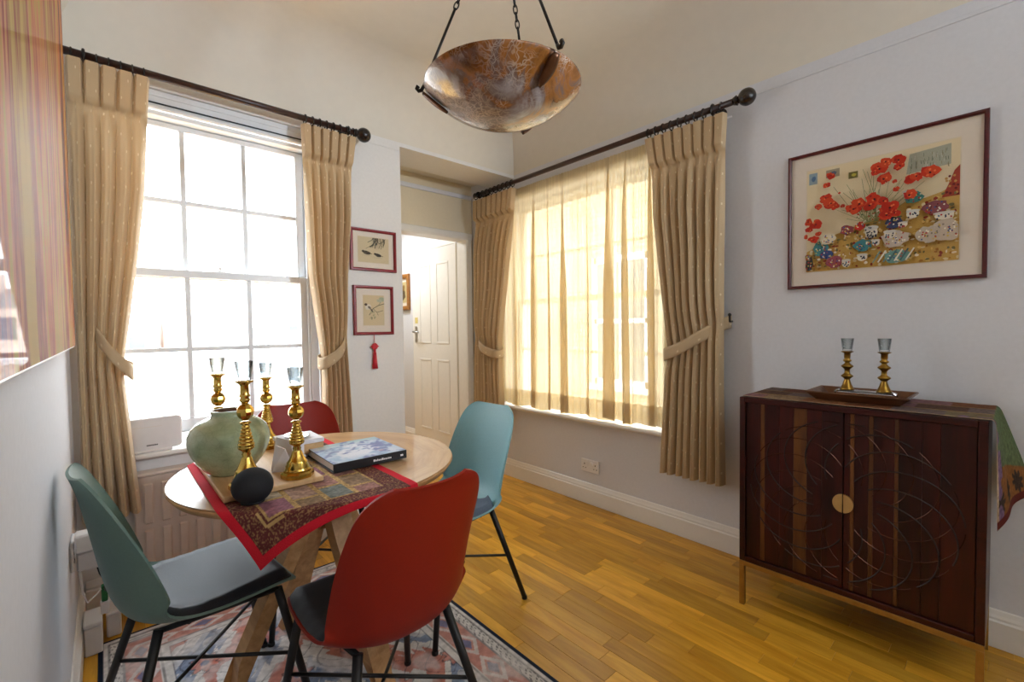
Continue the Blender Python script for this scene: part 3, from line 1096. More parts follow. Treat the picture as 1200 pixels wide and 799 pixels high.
# brick house across the light well, seen through the voile
nb = thing('brick_house', 'stock brick house across the yard, seen through the gold voile', 'building', (3.6, 0, -2.0))
obj('wall', MB().box(0.012, 0.5, -8, 4.5, 0, 6.4), 'stock_brick', nb)
b = MB(); zz = 1.6; row = 0
holes = [(-3.6, -2.6), (-1.3, -0.3), (1.0, 2.0)]
while zz < 6.3:
    y = -5.0 - (0.11 if row % 2 else 0)
    while y < 4.0:
        if not any(h0 - 0.2 < y < h1 - 0.02 and 2.2 < zz < 4.35 for h0, h1 in holes):
            b.box(0.0 - rnd.random() * 0.004, 0.011, y + 0.005, y + 0.215, zz + 0.005, zz + 0.068)
        y += 0.22
    zz += 0.075; row += 1
o = obj('brick', b, 'stock_brick', nb); o['kind'] = 'stuff'
for h0, h1 in holes:
    f = MB()
    f.box(-0.02, 0.01, h0 - 0.03, h0 + 0.06, 2.25, 4.3); f.box(-0.02, 0.01, h1 - 0.06, h1 + 0.03, 2.25, 4.3)
    f.box(-0.02, 0.01, h0, h1, 2.25, 2.35); f.box(-0.02, 0.01, h0, h1, 4.2, 4.3); f.box(-0.02, 0.01, h0, h1, 3.24, 3.31)
    f.box(-0.015, 0.01, (h0 + h1) / 2 - 0.015, (h0 + h1) / 2 + 0.015, 2.3, 4.25)
    wf = obj('window', f, 'sash_wood', nb)
    obj('pane', MB().box(0.0, 0.0115, h0, h1, 2.3, 4.25), 'dark_glass', wf)
    obj('sill', MB().box(-0.1, 0.01, h0 - 0.1, h1 + 0.1, 2.17, 2.25), 'stucco', wf)
obj('parapet', MB().box(-0.05, 0.55, -8, 4.5, 6.4, 6.55, 0.01), 'stucco', nb)


# ================================================================== CURTAINS
def curtain(name, label, along, keys, ztop, zbot, npleat, amp, d0, seed, tie, ringz, rod_d, side):
    """along: (a,d)->(x,y), d = distance into room. keys: (z, a_left, a_right). tie=(hook a,z ; free-end a,z)"""
    root = thing(name, label, 'curtain', (*along((keys[0][1] + keys[0][2]) / 2, d0), zbot))
    ox, oy, oz = root.location
    r = random.Random(seed)
    ns, nz = npleat * 24 + 1, 110
    ph = [r.uniform(-0.25, 0.25) for _ in range(npleat + 2)]
    am = [r.uniform(0.7, 1.25) for _ in range(npleat + 2)]
    zp = ztop - 0.175
    zs = sorted(set([round(ztop - (ztop - zbot) * (j / 79), 5) for j in range(80)] + [round(zp - 0.06 + 0.12 * j / 30, 5) for j in range(31)]), reverse=True)
    ztie = tie[3] if tie else None
    P, uv = [], []
    for j, z in enumerate(zs):
        aL, aR = interp(keys, z)
        row = []
        wdt = aR - aL
        for i in range(ns):
            s = i / (ns - 1)
            k = min(int(s * npleat), npleat - 1)
            fr = s * npleat - k
            # heading: flat box pleats with narrow gaps; below the pinch: rounded folds
            head = min(1.0, (max(0.0, math.sin(PI * fr)) * 2.2)) ** 0.8
            body = 0.5 - 0.5 * math.cos(2 * PI * fr)
            body = (1 - abs(2 * fr - 1) ** 3.2) * (0.55 + 0.45 * am[k]) + 0.05 * math.sin(4 * PI * fr + ph[k] * 6)
            t_h = srt(z, zp - 0.01, zp + 0.035)
            pinch = math.exp(-((z - zp) / (0.014 if z > zp else 0.05)) ** 2)
            t_b = 1 - srt(z, zp - 0.3, zp)
            A = amp(z)
            d = t_h * head * 0.036 + (1 - t_h) * (body * A * (0.45 + 0.55 * t_b))
            d -= pinch * 0.012 * head
            # the pleat narrows towards its pinch, then fans out again
            sq = pinch * 0.78 * math.sin(2 * PI * fr) / (2 * PI) * 1.0
            lat = (1 - t_h) * 0.16 * math.sin(2 * PI * fr * 1.0 + ph[k] * 2) / (2 * PI) * t_b
            ss = s + (-sq * -1 + lat + (1 - t_h) * t_b * 0.25 * ph[k] * math.sin(PI * fr)) / npleat
            a = aL + wdt * ss
            if tie:
                zt = float(np.interp(s if tie[4] else 1 - s, [0, 1], [tie[1], tie[3]]))
                g = math.exp(-((z - zt) / 0.07) ** 2)
                d *= 1 - 0.35 * g
                d += 0.02 * math.exp(-((z - zt - 0.2) / 0.18) ** 2) * math.sin(PI * s)
            x, y = along(a, d0 + d - 0.02)
            row.append((x - ox, y - oy, z - oz))
            uv.append((s * npleat * 0.17 + 0.01 * seed, z))
        P.append(row)
    mb = MB().grid(P)
    mb.uv = uv
    obj('drape', mb, 'curtain', root, fix=False)
    # rings
    for k in range(npleat + 2):
        aL, aR = interp(keys, ztop)
        a = aL + (aR - aL) * (k + 0.5) / (npleat + 2)
        pts = []
        rr = 0.0235
        for q in range(16):
            an = 2 * PI * q / 16
            x, y = along(a, rod_d + rr * math.cos(an))
            pts.append((x - ox, y - oy, ringz - 0.005 + rr * math.sin(an) - oz))
        mb = MB().tube(pts, 0.0035, 6, closed=True)
        x, y = along(a, rod_d)
        mb.tube([(x - ox, y - oy, ringz - 0.027 - oz), (x - ox, y - oy, ztop - 0.012 - oz)], 0.003, 6)
        obj('ring', mb, 'rod_dark', root)
    if tie:
        ha, hz, ea, ez = tie[:4]
        band = []
        NB = 40
        for q in range(NB + 1):
            t = q / NB
            if t < 0.8:
                u = t / 0.8
                a = ha + (ea - ha) * u
                z = hz + (ez - hz) * (u ** 1.15) - 0.03 * math.sin(PI * u)
                d = 0.012 + (0.015 + d0 + amp(z) * 0.75) * min(1, math.sin(min(PI / 2, u * PI * 0.9))) ** 0.7
                if u > 0.85:
                    d -= 0.03 * ((u - 0.85) / 0.15) ** 2
            else:
                u = (t - 0.8) / 0.2
                dirn = 1 if ea > ha else -1
                a = ea + dirn * 0.012 * math.sin(PI * u)
                a -= dirn * 0.12 * u * u
                z = ez + 0.03 * u
                d = d0 + amp(z) * 0.75 - 0.012 - (d0 + 0.02) * u
                d = max(d, 0.012)
            x, y = along(a, d)
            band.append([(x - ox, y - oy, z + (0.033 - 0.066 * w_) - oz) for w_ in (0, 0.25, 0.5, 0.75, 1)])
        mb = MB().grid(band)
        mb.uv = [(q * 0.012, c * 0.018 + 0.4) for q in range(NB + 1) for c in range(5)]
        o = obj('tieback', mb, 'curtain', root, fix=False)
        md = o.modifiers.new('thick', 'SOLIDIFY'); md.thickness = 0.004
        x, y = along(ha, 0.0)
        x2, y2 = along(ha, 0.03)
        hk = MB().tube([(x - ox, y - oy, hz - oz), (x2 - ox, y2 - oy, hz - oz), (x2 - ox, y2 - oy, hz + 0.03 - oz)], 0.006, 8)
        hk.sphere((x2 - ox, y2 - oy, hz + 0.034 - oz), 0.009, 10, 6)
        obj('tieback_hook', hk, 'rod_dark', root)
    return root


al1 = lambda a, d: (a, -d)      # on the sash-window wall
al2 = lambda a, d: (-d, a)      # on the poppy-picture wall
curtain('curtain', 'tan spotted curtain tied back beside the painting, above the router', al1,
        [(2.29, -2.495, -2.232), (2.10, -2.495, -2.245), (1.8, -2.495, -2.262), (1.5, -2.495, -2.295), (1.2, -2.495, -2.335), (1.05, -2.495, -2.355), (0.9, -2.495, -2.345), (0.43, -2.5, -2.312)],
        2.29, 0.43, 5, lambda z: 0.06, 0.115, 3, (-2.47, 1.25, -2.325, 1.03, True), 2.315, 0.10, 1)
curtain('curtain', 'tan spotted curtain tied back beside the two bird pictures', al1,
        [(2.285, -1.605, -1.31), (2.10, -1.60, -1.335), (1.8, -1.595, -1.35), (1.5, -1.585, -1.375), (1.2, -1.55, -1.385), (1.05, -1.53, -1.388), (0.9, -1.53, -1.38), (0.42, -1.545, -1.36)],
        2.285, 0.42, 6, lambda z: 0.048, 0.105, 5, (-1.372, 1.17, -1.548, 1.015, False), 2.318, 0.10, -1)
curtain('curtain', 'tan spotted curtain with a wide flared hem, next to the cabinet', al2,
        [(2.245, -1.665, -1.215), (2.07, -1.655, -1.245), (1.8, -1.655, -1.27), (1.5, -1.65, -1.305), (1.2, -1.65, -1.345), (1.05, -1.65, -1.352), (0.9, -1.65, -1.34), (0.38, -1.66, -1.315)],
        2.245, 0.385, 8, lambda z: 0.05 if z > 1.0 else 0.05 + 0.02 * (1.0 - z), 0.105, 11, (-1.655, 1.215, -1.348, 1.035, True), 2.283, 0.10, 1)
curtain('curtain', 'narrow tan curtain gathered in the recess beside the doorway', al2,
        [(2.24, -0.115, 0.385), (2.06, -0.09, 0.385), (1.8, -0.05, 0.39), (1.5, 0.0, 0.39), (1.2, 0.05, 0.39), (1.05, 0.075, 0.39), (0.9, 0.07, 0.395), (0.42, 0.04, 0.41)],
        2.24, 0.42, 8, lambda z: 0.045, 0.105, 21, (0.40, 1.13, 0.06, 0.99, False), 2.285, 0.10, -1)


def rod(name, label, along, a0, a1, z, fin_hi, fin_lo, br):
    root = thing(name, label, 'curtain rod', (*along((a0 + a1) / 2, 0.10), z))
    ox, oy, oz = root.location
    L = lambda a, d, zz: (along(a, d)[0] - ox, along(a, d)[1] - oy, zz - oz)
    obj('pole', MB().tube([L(a0, 0.10, z), L(a1, 0.10, z)], 0.0155, 16), 'rod', root)
    for a, on, sgn in ((a1, fin_hi, 1), (a0, fin_lo, -1)):
        if not on:
            continue
        mb = MB()
        rs = [(0.0, 0.018), (0.012, 0.022), (0.016, 0.024), (0.02, 0.017), (0.028, 0.016)]
        c = a + sgn * 0.062
        for t in range(15):
            th = PI * t / 14
            rs.append((0.062 - 0.04 * math.cos(th), max(0.04 * math.sin(th), 0.0165 if t < 3 else 0.001)))
        pts = [L(a + sgn * q, 0.10, z) for q, _ in rs]
        mb.tube(pts, [r for _, r in rs], 20)
        obj('finial', mb, 'rod_dark', root)
    for a in br:
        mb = MB()
        mb.tube([L(a, 0.003, z), L(a, 0.010, z)], 0.030, 16)
        mb.tube([L(a, 0.008, z), L(a, 0.078, z)], 0.011, 10)
        pts = [L(a, 0.10 + 0.021 * math.cos(2 * PI * q / 16), z + 0.021 * math.sin(2 * PI * q / 16)) for q in range(16)]
        mb.tube(pts, 0.0055, 8, closed=True)
        obj('bracket', mb, 'rod_dark', root)
    return root


rod('curtain_rod', 'dark wood curtain rod with a ball finial over the sash window', al1, -2.505, -1.325, 2.318, True, False, (-1.355, -2.44))
rod('curtain_rod', 'dark wood curtain rod with a large ball finial over the voile', al2, -1.70, 0.37, 2.284, False, True, (-1.60, 0.32))


# voile across window_2
def voile():
    root = thing('voile_curtain', 'sheer gold voile curtain hanging across the window to its sill', 'curtain', (-0.05, -0.6, 0.6))
    ox, oy, oz = root.location
    r = random.Random(5)
    n, nz = 520, 60
    centers = [(r.uniform(0, 1), r.uniform(0.004, 0.02), r.uniform(0.4, 1.0)) for _ in range(46)]
    centers += [(c, 0.02, 2.0) for c in (0.33, 0.57, 0.78, 0.83, 0.14)]
    base = np.zeros(n)
    S = np.linspace(0, 1, n)
    base = 0.010 * np.sin(2 * PI * (S * 30 + 0.7 * np.sin(S * 9)))
    for c, wdt, a in centers:
        base += 0.009 * a * np.exp(-((S - c) / wdt) ** 2)
    fine = 0.004 * np.sin(2 * PI * (S * 95 + 1.1 * np.sin(S * 23)))
    bunch = [(0.07, 0.03, 0.06), (0.30, 0.03, 0.07), (0.385, 0.015, 0.03), (0.47, 0.038, 0.095), (0.60, 0.015, 0.03), (0.70, 0.04, 0.10), (0.78, 0.022, 0.05), (0.17, 0.015, 0.03), (0.88, 0.03, 0.07)]
    P, uv = [], []
    for j in range(nz):
        t = j / (nz - 1)
        z = 2.255 - (2.255 - 0.605) * t
        k = 0.25 + 0.75 * srt(t, 0.0, 0.25)
        row = []
        for i in range(n):
            s = S[i]
            a = 0.24 + (-1.40 - 0.24) * s
            for c_, w_, b_ in bunch:
                q_ = (s - c_) / w_
                if abs(q_) < 3:
                    a += b_ * math.sin(q_ * 2.2) * math.exp(-q_ * q_) * (0.35 + 0.65 * min(1, t * 2))
                    
            a += 0.012 * math.sin(s * 60 + 2 * t) * t
            zz = z - (0.018 * (math.sin(s * 41) * 0.5 + 0.5) * t if j == nz - 1 else 0) + 0.012 * t * s
            if s > 0.8 and t > 0.9:
                zz += 0.02 * math.sin(s * 70) * (t - 0.9) * 10 * 0.5
            d = 0.032 + base[i] * k * 0.9 + fine[i] * (1 - 0.6 * t)
            x, y = al2(a, max(0.004, d))
            row.append((x - ox, y - oy, zz - oz))
            uv.append((s * 2.6, zz))
        P.append(row)
    mb = MB().grid(P); mb.uv = uv
    obj('voile_panel', mb, 'sheer', root, fix=False)
    # doubled hem at the sill and heading tape at the top
    for nm, j0, j1, off in (('hem', nz - 5, nz - 1, 0.0015), ('heading_tape', 0, 2, 0.0015)):
        Q = []
        for j in range(j0, j1 + 1):
            Q.append([(p[0] - off, p[1], p[2]) for p in P[j]])
        mb = MB().grid(Q); mb.uv = [(i / n * 2.6, j * 0.02) for j in range(j0, j1 + 1) for i in range(n)]
        obj(nm, mb, 'sheer', root, fix=False)
    # hanging wire
    obj('curtain_wire', MB().tube([(-0.022 - ox, -1.66 - oy, 2.25 - oz), (-0.022 - ox, 0.40 - oy, 2.25 - oz)], 0.004, 6), 'white_plastic', root)


voile()

fl = thing('aimed_fill_lamp', 'added fill lamp with a white drum shade on a black pole, out of view', 'lamp', (-0.33, -3.76, 0.0005))  # stand modelled for the added aimed fill light, never in view
obj('base', MB().lathe([(0.14, 0.0), (0.14, 0.02), (0.02, 0.03)], 32), 'black_metal', fl)
obj('pole', MB().tube([(0, 0, 0.03), (0, -0.05, 1.9)], 0.013, 12), 'black_metal', fl)
obj('shade', MB().tube([(0.045, -0.10, 1.9), (-0.01, 0.035, 1.9)], 0.19, 32, cap=False), 'white_plastic', fl)
fl = thing('uplight_fill_lamp', 'added fill uplighter with a white shade on a pole, out of view', 'lamp', (-1.5, -4.3, 0.0005))  # stand modelled for the added ceiling-bounce fill, never in view
obj('base', MB().lathe([(0.14, 0.0), (0.14, 0.02), (0.02, 0.03)], 32), 'black_metal', fl)
obj('pole', MB().tube([(0, 0, 0.03), (0, 0, 1.70)], 0.013, 12), 'black_metal', fl)
obj('shade', MB().lathe([(0.02, 1.70), (0.12, 1.76), (0.18, 1.84), (0.178, 1.84), (0.118, 1.764), (0.02, 1.705)], 36, cap=False), 'white_plastic', fl)

# ================================================================== RADIATOR, ROUTER, SOCKETS
rad = thing('radiator', 'cream panel radiator with upright ribs under the sash window', 'radiator', (-1.94, -0.052, 0.11))
b = MB()
W2, Hh = 0.395, 0.465
b.box(-W2, W2, 0.028, 0.045, 0.0, Hh - 0.015, 0.004)
b.box(-W2, W2, -0.022, -0.010, 0.0, Hh - 0.015, 0.004)
obj('panel', b, 'radiator', rad)
b = MB().box(-W2, W2, -0.028, 0.048, Hh - 0.014, Hh, 0.004)
obj('top_grille', b, 'radiator', rad)
for zz0, zz1 in ((0.035, 0.215), (0.24, 0.42)):
    k = -W2 + 0.03
    while k < W2 - 0.03:
        obj('rib', MB().box(k, k + 0.036, -0.034, -0.021, zz0, zz1, 0.006), 'radiator', rad)
        k += 0.062
b = MB()
for sx in (-1, 1):
    b.tube([(sx * (W2 - 0.03), 0.01, 0.0), (sx * (W2 - 0.03), 0.01, -0.10)], 0.009, 8)
obj('pipe', b, 'radiator', rad)
for sx in (-1, 1):
    obj('bracket', MB().box(sx * 0.3 - 0.015, sx * 0.3 + 0.015, 0.045, 0.0505, 0.05, 0.42, 0.002), 'radiator', rad)


def rrect(w_, h_, r_, n=6):
    pts = []
    for cx, cy, a0 in ((w_ / 2 - r_, h_ / 2 - r_, 0), (-w_ / 2 + r_, h_ / 2 - r_, PI / 2), (-w_ / 2 + r_, -h_ / 2 + r_, PI), (w_ / 2 - r_, -h_ / 2 + r_, 1.5 * PI)):
        for k in range(n + 1):
            a = a0 + PI / 2 * k / n
            pts.append((cx + r_ * math.cos(a), cy + r_ * math.sin(a)))
    return pts


rt = thing('wifi_router', 'white rounded box router standing on the window board', 'router', (-2.262, -0.015, 0.6565), 0.10)
prof = rrect(0.22, 0.148, 0.022)
b = MB()
P = []
for d, sc in ((-0.017, 0.94), (-0.013, 1.0), (0.013, 1.0), (0.017, 0.94)):
    P.append([(x * sc, d, z * sc + 0.082) for x, z in prof])
b.grid(P, closed_u=True)
b.add(P[0], [tuple(range(len(prof)))]); b.add(P[-1], [tuple(reversed(range(len(prof))))])
obj('case', b, 'white_plastic', rt)
b = MB().box(-0.07, 0.07, -0.028, 0.03, 0.0, 0.012, 0.004)
obj('foot', b, 'white_plastic', rt)
b = MB()
x = -0.024
for wd_ in (0.0045, 0.0035, 0.0045, 0.0035, 0.004, 0.0035, 0.004, 0.0035):
    b.box(x, x + wd_, -0.0178, -0.0168, 0.029, 0.0345)
    x += wd_ + 0.0013
o = obj('logo', b, 'black_plastic', rt); o['label'] = 'small dark lettering on the front'
obj('seam', MB().box(-0.085, 0.035, -0.01745, -0.0165, 0.1145, 0.1155), 'card', rt)


def socket(name, label, loc, rot, cat='socket'):
    s = thing(name, label, cat, loc)
    s.rotation_euler = rot
    obj('face_plate', MB().box(-0.0745, 0.0745, -0.010, -0.0005, -0.043, 0.043, 0.003), 'white_plastic', s)
    for sx in (-1, 1):
        obj('switch', MB().box(sx * 0.018 - 0.008, sx * 0.018 + 0.008, -0.014, -0.009, 0.008, 0.030, 0.002), 'white_plastic', s)
        hh = MB()
        hh.box(sx * 0.045 - 0.003, sx * 0.045 + 0.003, -0.0112, -0.0098, 0.006, 0.016)
        for q in (-0.011, 0.011):
            hh.box(sx * 0.045 + q - 0.0035, sx * 0.045 + q + 0.0035, -0.0112, -0.0098, -0.017, -0.012)
        obj('pin_hole', hh, 'dark_hole', s)
    return s


socket('wall_socket', 'white double power socket below the voile-covered window', (0, -0.732, 0.258), (0, 0, -PI / 2))
socket('wall_socket', 'white double power socket behind the sage chair, with plugs in it', (XL, -0.46, 0.44), (0, 0, PI / 2))
pl = thing('plug_adapter', 'white plug-in adapter, upper of the two behind the sage chair', 'adapter', (XL + 0.0125, -0.50, 0.47))
obj('body', MB().box(0, 0.062, -0.035, 0.03, -0.015, 0.045, 0.006), 'white_plastic', pl)
pl = thing('plug_adapter', 'white plug-in adapter, lower of the two behind the sage chair', 'adapter', (XL + 0.0145, -0.47, 0.40))
obj('body', MB().box(0, 0.07, -0.035, 0.03, -0.02, 0.045, 0.006), 'white_plastic', pl)
obj('lead', MB().tube([(0.05, 0.0, -0.018), (0.058, 0.01, -0.06), (0.068, 0.05, -0.10), (0.07, 0.09, -0.16)], 0.0035, 6), 'black_plastic', pl)
cbl = thing('network_cable', 'thin white cable with a green plug hanging by the skirting', 'cable', (XL + 0.05, -0.36, 0.2))
obj('cord', MB().tube([(-0.03, -0.09, 0.17), (-0.025, -0.08, 0.08), (-0.015, -0.06, 0.03), (0.01, -0.02, 0.035), (0.03, 0.0, 0.05)], 0.003, 6), 'white_plastic', cbl)
o = obj('connector', MB().box(0.022, 0.04, -0.012, 0.012, -0.005, 0.055, 0.003), 'green_plug', cbl); o['label'] = 'green plug'
obj('boot', MB().box(0.018, 0.044, -0.016, 0.016, -0.05, -0.006, 0.003), 'white_plastic', cbl)
for (x, y, z0, sx, sy, sz, lb) in ((-2.487, -0.295, 0.0, 0.052, 0.13, 0.105, 'larger white box of cables on the floor by the skirting'),
                                  (-2.428, -0.215, 0.0, 0.045, 0.11, 0.085, 'smaller white box beside the larger one by the skirting')):
    t_ = thing('cable_box', lb, 'box', (x + 0.012, y, 0.0))
    obj('body', MB().box(-sx / 2, sx / 2, -sy / 2, sy / 2, 0.0, sz, 0.005), 'white_plastic', t_)
    obj('lid', MB().box(-sx / 2 - 0.001, sx / 2 + 0.001, -sy / 2 - 0.001, sy / 2 + 0.001, sz + 0.0005, sz + 0.014, 0.004), 'white_plastic', t_)


# ================================================================== RUG
def rug_col(X, Y):
    u = (X - (-2.462)); v = (-0.30 - Y)
    Wd, Ln = 1.152, 1.95
    e = np.minimum(np.minimum(u, Wd - u), np.minimum(v, Ln - v))
    n1 = vnoise(X * 9 + 3, Y * 9, 1); n2 = vnoise(X * 28, Y * 28, 2); n3 = vnoise(X * 70, Y * 70, 3); n4 = vnoise(X * 140, Y * 140, 4)
    cream = np.array(lin((226, 220, 216))); coral = np.array(lin((198, 112, 92))); blue = np.array(lin((84, 116, 160)))
    navy = np.array(lin((34, 40, 58))); char = np.array(lin((74, 68, 74))); pale = np.array(lin((178, 182, 192)))
    C = np.broadcast_to(cream, X.shape + (3,)).copy()

    def put(mask, col, a=1.0):
        mm = (mask * a)[..., None]
        C[:] = C * (1 - mm) + col * mm
    # field: stepped medallion bands of coral and blue
    cx, cy = u - Wd / 2, v - Ln / 2
    q = np.abs(cx) * 1.0 + np.abs(cy) * 0.62
    st = np.floor(q / 0.025) * 0.025 + 0.01 * (n1 - 0.5)
    band = np.mod(st + 0.04 * np.sin(cx * 22) * np.sin(cy * 17), 0.27)
    put((band < 0.075).astype(float), coral, 0.85)
    put(((band > 0.12) & (band < 0.165)).astype(float), blue, 0.75)
    put(((band > 0.165) & (band < 0.20)).astype(float), pale, 0.7)
    # scrolling vines
    vine = np.abs(np.sin(u * 34 + 2.2 * np.sin(v * 21)) - 0.2 * np.sin(v * 44))
    put((vine < 0.10).astype(float), char, 0.55)
    vine2 = np.abs(np.sin(v * 38 + 2.0 * np.sin(u * 26)))
    put((vine2 < 0.08).astype(float), char, 0.45)
    # rosettes
    ru = np.mod(u + 0.06, 0.23) - 0.115; rv_ = np.mod(v + 0.04, 0.29) - 0.145
    rr = np.hypot(ru, rv_); ang = np.arctan2(rv_, ru)
    ros = rr < 0.042 * (1 + 0.22 * np.cos(8 * ang))
    put(ros.astype(float), coral, 0.75)
    put((np.abs(rr - 0.045 * (1 + 0.22 * np.cos(8 * ang))) < 0.004).astype(float), char, 0.7)
    put((rr < 0.014).astype(float), blue, 0.9)
    # border
    br = e < 0.20
    C[br] = (cream * 0.93)
    wave = np.where((u < 0.2) | (u > Wd - 0.2), v, u)
    inb = (e > 0.03) & (e < 0.062)
    put((br & (e > 0.072) & (e < 0.165)).astype(float), coral, 0.75)
    lz = np.abs(np.mod(wave / 0.16, 1) - 0.5) * 2
    z = np.abs((e - 0.118) / 0.046)
    put((br & (z < lz) & (z > lz - 0.35) & (e > 0.072) & (e < 0.165)).astype(float), cream, 0.8)
    put((br & (z < lz - 0.55) & (e > 0.072) & (e < 0.165)).astype(float), blue, 0.75)
    sc = np.abs(np.sin(wave * 60 + 3 * np.sin(e * 180)))
    put((inb & (sc < 0.3)).astype(float), char, 0.75)
    for ee in (0.03, 0.066, 0.17, 0.2):
        put((np.abs(e - ee) < 0.0035).astype(float), char, 0.6)
    # distress: worn pale patches
    wear = np.clip((n1 * 0.55 + n2 * 0.45 - 0.48) * 3.0, 0, 0.5)
    put(wear, np.array(lin((220, 214, 212))))
    C *= (0.78 + 0.34 * n3 + 0.12 * (n4 - 0.5))[..., None]
    put((e < 0.012).astype(float), navy)
    return C


rug = thing('patterned_rug', 'faded coral, cream and blue patterned rug under the dining table', 'rug', (0, 0, 0))
color_grid('pile', np.linspace(-2.462, -1.31, 300), np.linspace(-2.25, -0.30, 480),
           lambda X, Y: np.stack([X, Y, np.full_like(X, 0.0042)], -1), rug_col, 'woven', rug)
obj('backing', MB().box(-2.464, -1.308, -2.252, -0.298, 0.0006, 0.0038), M['black_plastic'], rug)

# ================================================================== TABLE
TX, TY, TZ, TR = -1.846, -1.0, 0.735, 0.451
table = thing('dining_table', 'round light oak dining table with splayed crossed legs', 'table', (TX, TY, 0.0045))
# herringbone-laid wedges of veneer as the top: 12 sectors, each its own piece
for k in range(12):
    a0, a1 = 2 * PI * k / 12 + 0.1, 2 * PI * (k + 1) / 12 + 0.1
    n = 8
    b = MB()
    top = [(0.0, 0.0)] + [((TR - 0.003) * math.cos(a0 + (a1 - a0) * i / n), (TR - 0.003) * math.sin(a0 + (a1 - a0) * i / n)) for i in range(n + 1)]
    mid = (a0 + a1) / 2
    # local frame: grain (local Y) runs across the wedge
    ca, sa = math.cos(mid), math.sin(mid)
    rotp = [(x * ca + y * sa, -x * sa + y * ca) for x, y in top]
    vs = [(x, y, TZ - 0.0045 - 0.002) for x, y in rotp] + [(x, y, TZ - 0.0045) for x, y in rotp]
    m_ = len(rotp)
    fs = [tuple(range(m_, 2 * m_)), tuple(reversed(range(m_)))] + [(i, (i + 1) % m_, (i + 1) % m_ + m_, i + m_) for i in range(m_)]
    b.add(vs, fs)
    o = obj('veneer_panel', b, 'oak', table)
    o.rotation_euler = (0, 0, mid)
b = MB().lathe([(0.0, TZ - 0.034), (TR - 0.03, TZ - 0.034), (TR - 0.012, TZ - 0.03), (TR, TZ - 0.014), (TR, TZ - 0.0095), (TR - 0.002, TZ - 0.0083), (0.0, TZ - 0.0083)], 96)
for i, v in enumerate(b.v):
    pass
o = obj('tabletop', b, 'oak_leg', table)
for k, ang in enumerate((179, 283, 97, 8)):
    a = math.radians(ang)
    dx, dy = math.cos(a), math.sin(a)
    sx_, sy_ = -dy, dx
    ctr = [(0.055, 0.694), (0.06, 0.62), (0.068, 0.56), (0.09, 0.50), (0.135, 0.41), (0.20, 0.28), (0.265, 0.14), (0.325, 0.004)]
    path = []
    for i, (r_, z_) in enumerate(ctr):
        p0, p1 = ctr[max(0, i - 1)], ctr[min(len(ctr) - 1, i + 1)]
        t_ = Vector((p1[0] - p0[0], 0, p1[1] - p0[1])).normalized()
        nx_, nz_ = -t_.z, t_.x
        if i in (0, len(ctr) - 1):
            nx_, nz_ = -1.0, 0.0
        path.append(((dx * r_, dy * r_, z_), (dx * nx_, dy * nx_, nz_), (sx_, sy_, 0)))
    w1, w2 = 0.022, 0.038
    b = MB().sweep([(-w1, -w2), (w1, -w2), (w1, w2), (-w1, w2)], path)
    lg = obj('leg', b, 'oak_leg', table)
b = MB().box(-0.032, 0.032, -0.032, 0.032, 0.50, 0.694, 0.004)
obj('centre_post', b, 'oak_leg', table)


# embroidered runner, aligned with the room, hanging over the rim at its front corner
RX0, RX1, RY0, RY1 = -2.214, -1.728, -1.478, -0.53


def runner_pos(X, Y):
    dx, dy = X - TX, Y - TY
    rho = np.hypot(dx, dy)
    over = np.maximum(rho - (TR + 0.003), 0)
    f = np.where(rho > TR + 0.003, (TR + 0.003) / np.maximum(rho, 1e-6), 1.0)
    bend = np.minimum(over, 0.03)
    outw = 0.012 * (1 - np.exp(-over / 0.015)) + over * 0.10
    x = TX + dx * (f + np.where(over > 0, outw / np.maximum(rho, 1e-6), 0))
    y = TY + dy * (f + np.where(over > 0, outw / np.maximum(rho, 1e-6), 0))
    drop = np.where(over > 0, over - 0.010 * (1 - np.exp(-over / 0.012)), 0) * 0.99
    z = TZ + 0.0025 - drop + 0.0012 * vnoise(X * 25, Y * 25, 9)
    return np.stack([x, y, z], -1)


